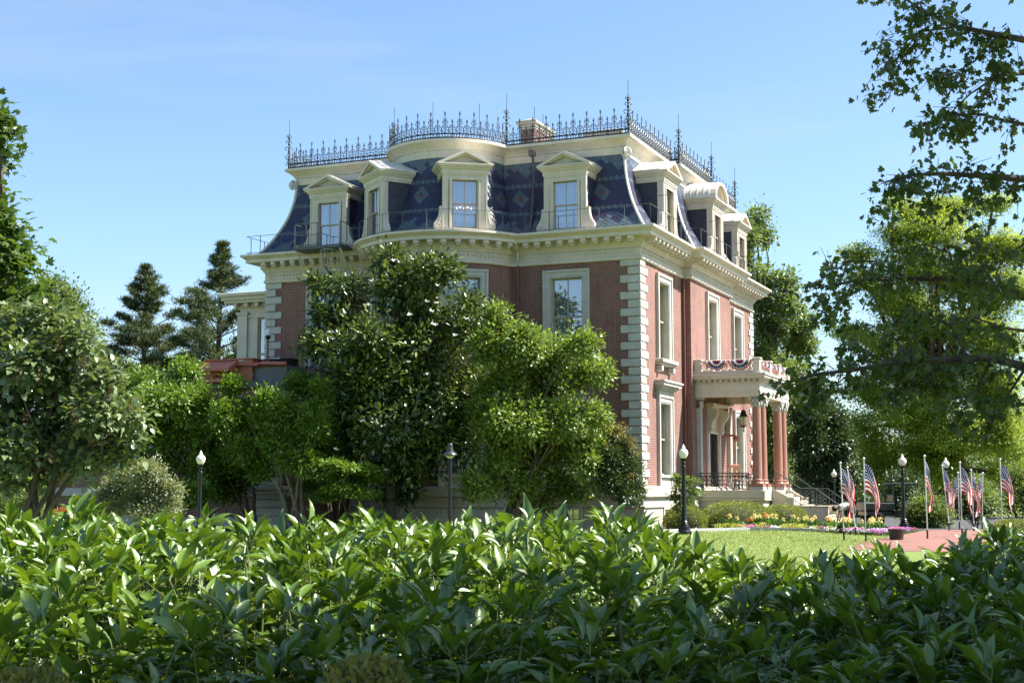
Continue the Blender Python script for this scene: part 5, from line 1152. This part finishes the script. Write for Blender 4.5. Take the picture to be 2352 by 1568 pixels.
# right: trees behind the mansion
tree('leafy_tree', 'tall airy broadleaf tree rising behind the right end of the mansion', 'tree', gp(1775, 98),
    BL(98, [(1740, 500, 24, 16), (1715, 540, 24, 32), (1755, 540, 22, 18), (1705, 600, 24, 40), (1750, 640, 34, 26), (1800, 650, 30, 22), (1740, 690, 40, 34), (1810, 700, 34, 30), (1840, 740, 34, 24), (1770, 750, 44, 34), (1830, 790, 40, 30), (1750, 820, 40, 40), (1810, 860, 44, 40), (1760, 930, 46, 50), (1830, 930, 36, 36), (1780, 1010, 60, 50), (1770, 1090, 60, 46)], 2.2),
    1250, .34, 20, KITE, .27, L_TREE, BARK, .35, 1, up=1.1, hang=.2, dens=1.7)
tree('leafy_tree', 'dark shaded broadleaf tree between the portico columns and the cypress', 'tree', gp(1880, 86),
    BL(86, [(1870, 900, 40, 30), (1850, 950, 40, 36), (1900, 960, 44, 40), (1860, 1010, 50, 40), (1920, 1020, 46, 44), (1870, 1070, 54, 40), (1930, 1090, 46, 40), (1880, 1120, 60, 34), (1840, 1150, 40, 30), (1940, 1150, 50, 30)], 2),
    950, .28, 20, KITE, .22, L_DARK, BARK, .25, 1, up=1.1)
tree('bald_cypress', 'large feathery yellow green bald cypress with a reddish trunk behind the flags', 'tree', gp(2212, 105),
    BL(105, [(x_q, y_q, rx_q*1.2, ry_q*1.3) for x_q, y_q, rx_q, ry_q in [(2055, 462, 26, 12), (2100, 490, 60, 26), (2190, 480, 70, 24), (2280, 470, 40, 20), (2150, 530, 90, 30), (2060, 540, 50, 20), (1975, 580, 52, 18), (2250, 560, 60, 40), (2320, 570, 46, 34), (2090, 600, 80, 34), (1990, 640, 50, 20), (2190, 640, 100, 50), (2300, 660, 80, 50), (2060, 690, 80, 36), (1950, 760, 46, 22), (2020, 780, 60, 26), (2140, 750, 100, 50), (2270, 770, 90, 60), (2070, 850, 80, 40), (1990, 900, 56, 34), (2150, 860, 90, 60), (2280, 890, 80, 60), (2070, 950, 90, 46), (1980, 990, 60, 40), (2160, 980, 90, 60), (2300, 990, 70, 60), (2060, 1050, 90, 46), (1990, 1090, 60, 30), (2150, 1080, 70, 36), (2320, 1090, 60, 30)]], 2.0),
    6600, .32, 22, KITE, .19, L_CYP, BARKR, .7, 1, up=1.1, hang=.25, out=.9, flat=.55)
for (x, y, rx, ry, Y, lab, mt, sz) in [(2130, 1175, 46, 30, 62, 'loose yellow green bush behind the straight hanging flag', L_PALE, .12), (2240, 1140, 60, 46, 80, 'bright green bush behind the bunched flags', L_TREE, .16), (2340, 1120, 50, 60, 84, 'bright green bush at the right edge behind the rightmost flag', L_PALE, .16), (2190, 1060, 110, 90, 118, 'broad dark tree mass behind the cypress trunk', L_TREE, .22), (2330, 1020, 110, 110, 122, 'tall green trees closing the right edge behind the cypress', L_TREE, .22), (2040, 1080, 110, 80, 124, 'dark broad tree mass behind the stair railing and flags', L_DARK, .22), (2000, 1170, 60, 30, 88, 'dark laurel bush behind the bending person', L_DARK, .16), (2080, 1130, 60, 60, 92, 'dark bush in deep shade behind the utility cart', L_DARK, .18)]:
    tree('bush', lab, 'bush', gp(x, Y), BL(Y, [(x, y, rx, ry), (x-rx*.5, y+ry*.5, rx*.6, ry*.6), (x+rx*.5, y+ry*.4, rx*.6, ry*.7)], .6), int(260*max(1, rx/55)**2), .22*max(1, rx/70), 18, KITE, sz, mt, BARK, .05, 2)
tree('topiary_cone', 'small dark conical topiary left of the clipped hedge at right', 'topiary', gp(2243, 60), BL(60, [(2243, 1155, 6, 12), (2243, 1172, 11, 12), (2243, 1190, 16, 14)], .1), 90, .08, 16, KITE, .07, L_DARK, BARK, .04, 1, twigs=0)
# clipped boxwood: leaves on the shell of a rounded mass
def boxwood(x, Y, w, d, h, label, n, rz=0, leaf=.05, zz=0.0, group='clipped boxwood mounds', mat=L_BOX, name='boxwood'):
    base = Vector(gp(x, Y, zz)); o = empty(name, base, rz, label, 'hedge', group)
    th = RNG.random(n)*2*np.pi; cz = RNG.random(n)**.8; u = np.stack([np.cos(th), np.sin(th), cz], 1); sup = lambda c, e: np.sign(c)*np.abs(c)**e
    rr = np.sqrt(np.maximum(0, 1-cz**2.6)); lump = 1+.05*np.sin(th*5+cz*4)+.04*np.sin(th*9-cz*7); dep = 1-.10*RNG.random(n)**2
    P = np.stack([sup(u[:, 0], .8)*rr*w*lump*dep, sup(u[:, 1], .8)*rr*d*lump*dep, cz*h*dep*lump], 1)
    D = P/np.array([w, d, h*.9])**2*.3+rdir(n)*.55+[0, 0, .25]
    V, F, t_ = scatter(KITE, P, D, rdir(n)+[0, 0, .6], leaf*RNG.uniform(.7, 1.3, n), RNG.random(n)); np_obj('foliage', V, F, mat, o, t_)
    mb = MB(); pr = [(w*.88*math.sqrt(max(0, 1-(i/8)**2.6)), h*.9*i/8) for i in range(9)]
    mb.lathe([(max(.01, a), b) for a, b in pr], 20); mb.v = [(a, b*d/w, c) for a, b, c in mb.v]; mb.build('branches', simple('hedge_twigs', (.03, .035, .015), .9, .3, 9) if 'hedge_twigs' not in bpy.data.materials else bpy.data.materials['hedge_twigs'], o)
boxwood(1572, 61.2, .95, .9, .98, 'small clipped boxwood mound at the mansion corner, left of the big one', 9000)
boxwood(1690, 62.5, 1.75, 1.5, 1.12, 'biggest clipped boxwood mound in front of the portico base', 17000)
boxwood(1796, 63.8, 1.15, 1.2, .98, 'clipped boxwood mound beside the stone stair, right of the big one', 10000)
boxwood(2330, 48, 1.0, .8, .62, 'clipped boxwood hedge at the right edge behind the rightmost flag', 8000)
# sycamore overhanging from the right: limbs laid out in space about 20 m away
SY = 20.0; sroot = empty('sycamore_tree', (12.5, 18.5, gz(12, 18)), 0, 'sycamore whose long leafy limbs overhang the right side of the view', 'tree'); sb = Vector(sroot.location)
limbs = [([(2352, 92), (2290, 80), (2200, 62), (2120, 25), (2060, -15)], .05, 19.5), ([(2200, 62), (2120, 72), (2075, 100), (2045, 125)], .018, 19.3), ([(2280, 80), (2240, 140), (2190, 170), (2150, 175)], .02, 19.8),
    ([(2352, 170), (2290, 175), (2230, 215), (2180, 262)], .025, 20.5), ([(2120, 72), (2070, 140), (2045, 215), (2032, 240)], .012, 19.2), ([(2352, 286), (2310, 278), (2250, 262), (2190, 264), (2130, 285)], .03, 20.4), ([(2250, 262), (2215, 300), (2150, 290)], .014, 20.6),
    ([(2352, 412), (2280, 405), (2164, 399), (2090, 402), (2028, 420)], .055, 20.0), ([(2164, 399), (2150, 450), (2130, 490)], .014, 20.2), ([(2280, 405), (2240, 450), (2225, 500)], .016, 19.7), ([(2090, 402), (2050, 440), (2025, 470)], .012, 19.9),
    ([(2352, 682), (2290, 662), (2200, 640), (2091, 641), (1980, 642), (1871, 663)], .07, 20.6), ([(2200, 640), (2180, 580), (2120, 560), (2060, 575)], .022, 20.4), ([(2091, 641), (2010, 600), (1950, 600), (1900, 630)], .02, 21.0), ([(2290, 662), (2250, 600), (2240, 540)], .02, 20.2), ([(1980, 642), (1920, 700), (1890, 730)], .014, 20.6),
    ([(2352, 842), (2280, 822), (2219, 824), (2100, 828), (2036, 834), (1960, 850), (1882, 858), (1795, 882)], .07, 19.6), ([(2219, 824), (2190, 750), (2130, 720), (2070, 720)], .025, 19.8), ([(2100, 828), (2040, 760), (1980, 740)], .02, 19.4), ([(2036, 834), (1980, 800), (1930, 800)], .016, 19.9), ([(2280, 822), (2240, 900), (2170, 950)], .022, 19.2), ([(2352, 850), (2300, 930), (2260, 1000)], .022, 19.3), ([(2170, 830), (2100, 890), (2040, 900)], .018, 19.5), ([(2352, 760), (2290, 750), (2220, 720)], .025, 20.0), ([(1960, 850), (1900, 900), (1850, 900)], .012, 19.3), ([(2352, 560), (2310, 590), (2280, 610)], .02, 20.2)]
mb = MB(); trunk_pts = [Vector((0, 0, -.2)), Vector((.1, .1, 3)), Vector((-.1, .3, 7)), Vector((.2, .2, 11)), Vector((0, 0, 14))]
mb.tube(trunk_pts, [.42, .36, .3, .2, .08], 10); LP, LD = [], []
for pts, r, Y in limbs:
    P = [at(x, y, Y+random.uniform(-.5, .5))-sb for x, y in pts]
    if pts[0][0] >= 2340:
        q = P[0]; zt = max(2.2, q.z-1.5); mb.tube([Vector((0, .1, zt)), Vector((-1.2, .2, zt+.9)), q], [r*2.2, r*1.6, r], 7)
    mb.tube(P, [r*(1-.8*i/(len(P)-1)) for i in range(len(P))], 6)
    for a, b in zip(P[:-1], P[1:]):
        L = (b-a).length; m_ = int(L*17)
        for k in range(m_):
            c = a.lerp(b, random.random()); tip = c+Vector((random.gauss(-.08, .20), random.gauss(0, .3), random.gauss(-.08, .17)))
            mb.tube([c, c.lerp(tip, .5)+Vector((0, 0, .05)), tip], [.006, .005, .003], 4, 0, False)
            for q in range(random.randint(4, 8)):
                u = random.uniform(.3, 1.15); LP.append(c.lerp(tip, u)+Vector((random.gauss(0, .07), random.gauss(0, .07), random.gauss(-.03, .07)))); LD.append((random.gauss(-.2, .6), random.gauss(0, .6), random.gauss(-.75, .4)))
mb.build('trunk', BARK, sroot); LP = np.array([tuple(q) for q in LP]); LD = np.array(LD); n = len(LP)
V, F, t_ = scatter(LOBE, LP, LD, rdir(n)*.9+[0, 0, .5], RNG.uniform(.055, .118, n), RNG.random(n)); np_obj('leaves', V, F, L_SYC, sroot, t_)
V, F, t_, CC = crown([((1, 0, 12), (4, 5, 4)), ((3, 1, 8), (3.5, 4, 3)), ((1, 0, 15), (3, 3, 2.5)), ((-1.2, 2.2, 9.5), (2.8, 3, 3)), ((-1, 2, 6), (2.5, 3, 2)), ((-5.5, 1.8, 13), (4, 3.5, 2.4)), ((-2, 2, 14.5), (3.5, 3.5, 2.5))], 1300, .35, 15, LOBE, .16, up=1.3); np_obj('crown', V, F, L_SYC, sroot, t_)
# the tree beside the photographer: its trunk stands out of frame, its crown shades the right of the peonies
tree('oak_tree', 'spreading tree beside the viewer at right, whose crown shades the near peonies', 'tree', (9.2, 4.2, .45),
    [((8.6, 5.2, 7.0), (2.2, 1.5, 1.3)), ((6.9, 5.2, 6.3), (1.5, 1.3, .9)), ((9.8, 4.0, 8.2), (2.4, 2.0, 1.6)), ((8.0, 4.0, 6.6), (1.6, 1.2, .9)), ((7.6, 3.4, 5.6), (1.6, 1.1, .8)), ((5.6, 4.4, 5.0), (1.0, .9, .6)), ((8.9, 5.2, 8.6), (2.0, 1.2, 1.2)), ((6.4, 3.6, 7.2), (1.6, 1.2, .9)), ((4.3, 4.3, 6.3), (1.2, .8, .7))], 2100, .25, 16, LOBE, .2, L_TREE, BARK, .3, 1, up=1.3)
# far woods that close the horizon
blobs = []
for i in range(260):
    a = random.uniform(-1.0, 1.0); d = random.uniform(150, 220); h = random.uniform(2.0, 5.5)
    blobs.append(((d*math.sin(a), d*math.cos(a), h*.5), (random.uniform(5, 10), 4, h)))
V, F, t_, _ = crown(blobs, 6500, .9, 14, KITE, 1.1, up=1.1); tag(np_obj('far_woods', V, F, L_TREE, None, t_), kind='stuff')
# ------------------------------------------------------------ peonies across the foreground
L_PEO = leafmat('peony_leaf', (.042, .102, .009), (.150, .230, .024), .36, .19, .95, (1.9, 1.8, .4))
_t = L_PEO.node_tree; _b = _t.nodes['Principled BSDF']; _bp = N(_t, 'ShaderNodeBump'); _bp.inputs['Strength'].default_value = .35; _bp.inputs['Distance'].default_value = .004
_t.links.new(noise(_t, 55, 3, objco(_t)), _bp.inputs['Height']); _t.links.new(_bp.outputs[0], _b.inputs['Normal'])
def leaflet():
    rows = [(0, .015), (.18, .10), (.40, .16), (.62, .138), (.83, .062), (1, .0)]; vs = []; fs = []
    for i, (t, wd) in enumerate(rows):
        z = .10*math.sin(t*2.4)-.11*t*t
        for sx in (-1, 0, 1): vs.append((sx*wd*.98, t, z+(.62*wd if sx else 0)+.012*math.sin(t*9+sx)))
    for i in range(5):
        for k in (0, 1):
            a = i*3+k; fs += [(a, a+1, a+4), (a, a+4, a+3)]
    return tri(vs, fs)
PEO = leaflet()
contour = [(-400, 1190), (0, 1200), (60, 1180), (130, 1150), (170, 1135), (215, 1140), (260, 1175), (330, 1178), (400, 1185), (470, 1170), (520, 1195), (620, 1205), (700, 1185), (800, 1188), (930, 1180), (1000, 1182), (1100, 1182), (1180, 1178), (1260, 1190), (1350, 1188), (1400, 1165), (1440, 1170), (1490, 1188), (1540, 1225), (1640, 1245), (1760, 1278), (1850, 1275), (1930, 1262), (1990, 1258), (2050, 1262), (2110, 1250), (2170, 1222), (2230, 1205), (2352, 1200), (2800, 1190)]
cxs, cys = zip(*contour)
PP, PD, PU, PS, PT = [], [], [], [], []; stems = MB()
def top_at(X, Y):
    xv = CXV+X/Y*3272; yc = np.interp(xv, cxs, cys)+34+12*np.clip((xv-1480)/150, 0, 1)
    return 1.6-(yc-YH)/3272*Y
def shoot(X, Y, ztop, lean):
    zb = gz(X, Y); H = ztop-zb
    if H < .25: return
    bx, by = X-lean[0]*H, Y-lean[1]*H; spt = lambda u: np.array([bx+(X-bx)*u, by+(Y-by)*u, zb+H*u*.93])
    stems.tube([spt(0), spt(.5)+[.01, 0, 0], spt(1)], [.006, .005, .0035], 4, 0, False)
    a = random.uniform(0, 6.28); nodes = random.randint(6, 7)
    for k in range(nodes):
        u = 1.0 if k == 0 else 1-.115*k-random.uniform(0, .05)
        if u < .2: break
        nleaf = 1
        c = spt(u); a += 2.4+random.uniform(-.4, .4); el = (random.uniform(.75, 1.25) if k == 0 else random.uniform(.15, .8)-.04*k)
        pl_ = random.uniform(.05, .09) if k == 0 else random.uniform(.10, .18)
        pd = np.array([math.cos(a)*math.cos(el), math.sin(a)*math.cos(el), math.sin(el)]); e = c+pd*pl_; stems.tube([c, e], [.003, .0022], 3, 0, False)
        side = np.array([-math.sin(a), math.cos(a), 0])
        for g, (sp, l2) in enumerate(((0, .05), (1, .045), (-1, .045))):
            d2 = pd*math.cos(.8*sp)+side*math.sin(.8*sp)+np.array([0, 0, random.uniform(-.15, .25)]); d2 /= np.linalg.norm(d2); e2 = e+d2*l2; stems.tube([e, e2], [.0022, .0018], 3, 0, False)
            s2 = np.cross(d2, [0, 0, 1.0]); s2 /= max(1e-6, np.linalg.norm(s2)); base_t = random.random()
            for sp2 in (0, 1, -1):
                d3 = d2*math.cos(.62*sp2)+s2*math.sin(.62*sp2)+np.array([random.gauss(0, .12), random.gauss(0, .12), random.gauss(.10 if k == 0 else -.05, .17)])
                PP.append(e2); PD.append(d3); up_ = np.array([0, 0, 1.0])+np.array([random.gauss(0, .28), random.gauss(0, .28), 0]); PU.append(up_); PS.append(random.uniform(.078, .138)*(1.06 if sp2 == 0 else .85)); PT.append(.5*base_t+.5*random.random())
dx = .132
for Y in np.arange(4.45, 8.9, .19):
    half = Y*.385+.35
    for X in np.arange(-half, half, dx):
        x_, y_ = X+random.uniform(-.08, .08), Y+random.uniform(-.09, .09); zt = top_at(x_, y_)
        zt += min(.0, max(-.28, random.gauss(-.125, .065)))-max(0, 6.0-y_)*.20-(.05 if y_ > 8 else 0)
        shoot(x_, y_, zt, (random.gauss(0, .12), random.gauss(.05, .1)-.16*(y_ < 5.6)))
PP, PD, PU = np.array(PP), np.array(PD), np.array(PU)
V, F, t_ = scatter(PEO, PP, PD, PU, np.array(PS), np.array(PT))
po = empty('peony_hedge', (0, 6, gz(0, 6)), 0, 'dense hedge of glossy pointed peony leaves across the whole foreground', 'hedge'); off = np.array(po.location)
np_obj('foliage', V-off, F, L_PEO, po, t_, smooth=True)
stems.v = [(a-off[0], b-off[1], c-off[2]) for a, b, c in stems.v]; stems.build('stems', leafmat('peony_stem', (.12, .15, .04), (.2, .16, .05), .5, .1, .4), po)
POD = leafmat('seed_pod_skin', (.20, .22, .06), (.32, .30, .12), .5, .1, .4)
for x_, y_, Y_ in ((1530, 1478, 4.7), (300, 1420, 5.0), (860, 1330, 5.8), (640, 1450, 4.8), (1180, 1310, 6.0), (1120, 1250, 7.0), (90, 1290, 6.2), (1700, 1350, 5.6)):
    c = np.array(at(x_, y_, Y_))-off; a = np.arange(5)*1.257; D = np.stack([np.cos(a), np.sin(a)*.8-.3, np.full(5, .55)], 1)
    V, F, t_ = scatter(MAGL, np.repeat(c[None], 5, 0), D, rdir(5)*.2+[0, -.4, 1], np.full(5, .034), RNG.random(5)); V2, F2, t2 = scatter(KITE, np.repeat(c[None], 14, 0), rdir(14), rdir(14), np.full(14, .016), RNG.random(14))
    np_obj('seed_pod', np.concatenate([V, V2]), np.concatenate([F, F2+len(V)]), POD, po, np.concatenate([t_, t2]))
# low clipped box hedge right at the bottom of the view
L_BOX2 = leafmat('young_box_leaf', (.10, .12, .02), (.20, .18, .05), .45, .3, .4)
def lowbox(x0, x1, Y, ytop, label):
    a, b = at(x0, ytop, Y), at(x1, ytop, Y); n = 2600; top = a.z; o = empty('box_hedge', ((a.x+b.x)/2, Y, .45), 0, label, 'hedge', 'low box hedge clumps at the bottom edge'); hw = (b.x-a.x)/2; h = top-.45
    P = np.stack([RNG.uniform(-1, 1, n)*hw, RNG.normal(0, .10, n), np.zeros(n)], 1); P[:, 2] = h*np.sqrt(np.maximum(.02, 1-(P[:, 0]/hw)**4))-np.abs(RNG.normal(0, .07, n))-(P[:, 1]/.2)**2*.05
    V, F, t_ = scatter(MAGL, P, rdir(n)+[0, 0, .9], rdir(n), .024*RNG.uniform(.7, 1.3, n), RNG.random(n)); np_obj('foliage', V, F, L_BOX2, o, t_)
    m2 = MB()
    for i in range(26): q = random.uniform(-hw*.9, hw*.9); m2.tube([(q, 0, 0), (q+random.gauss(0, .03), random.gauss(0, .04), h*.9)], .004, 4)
    m2.build('twigs', BARK, o)
lowbox(-120, 215, 3.9, 1542, 'low clipped box hedge clump at the bottom left corner'); lowbox(700, 985, 3.8, 1512, 'low clipped box hedge clump at the bottom edge, left of the middle')
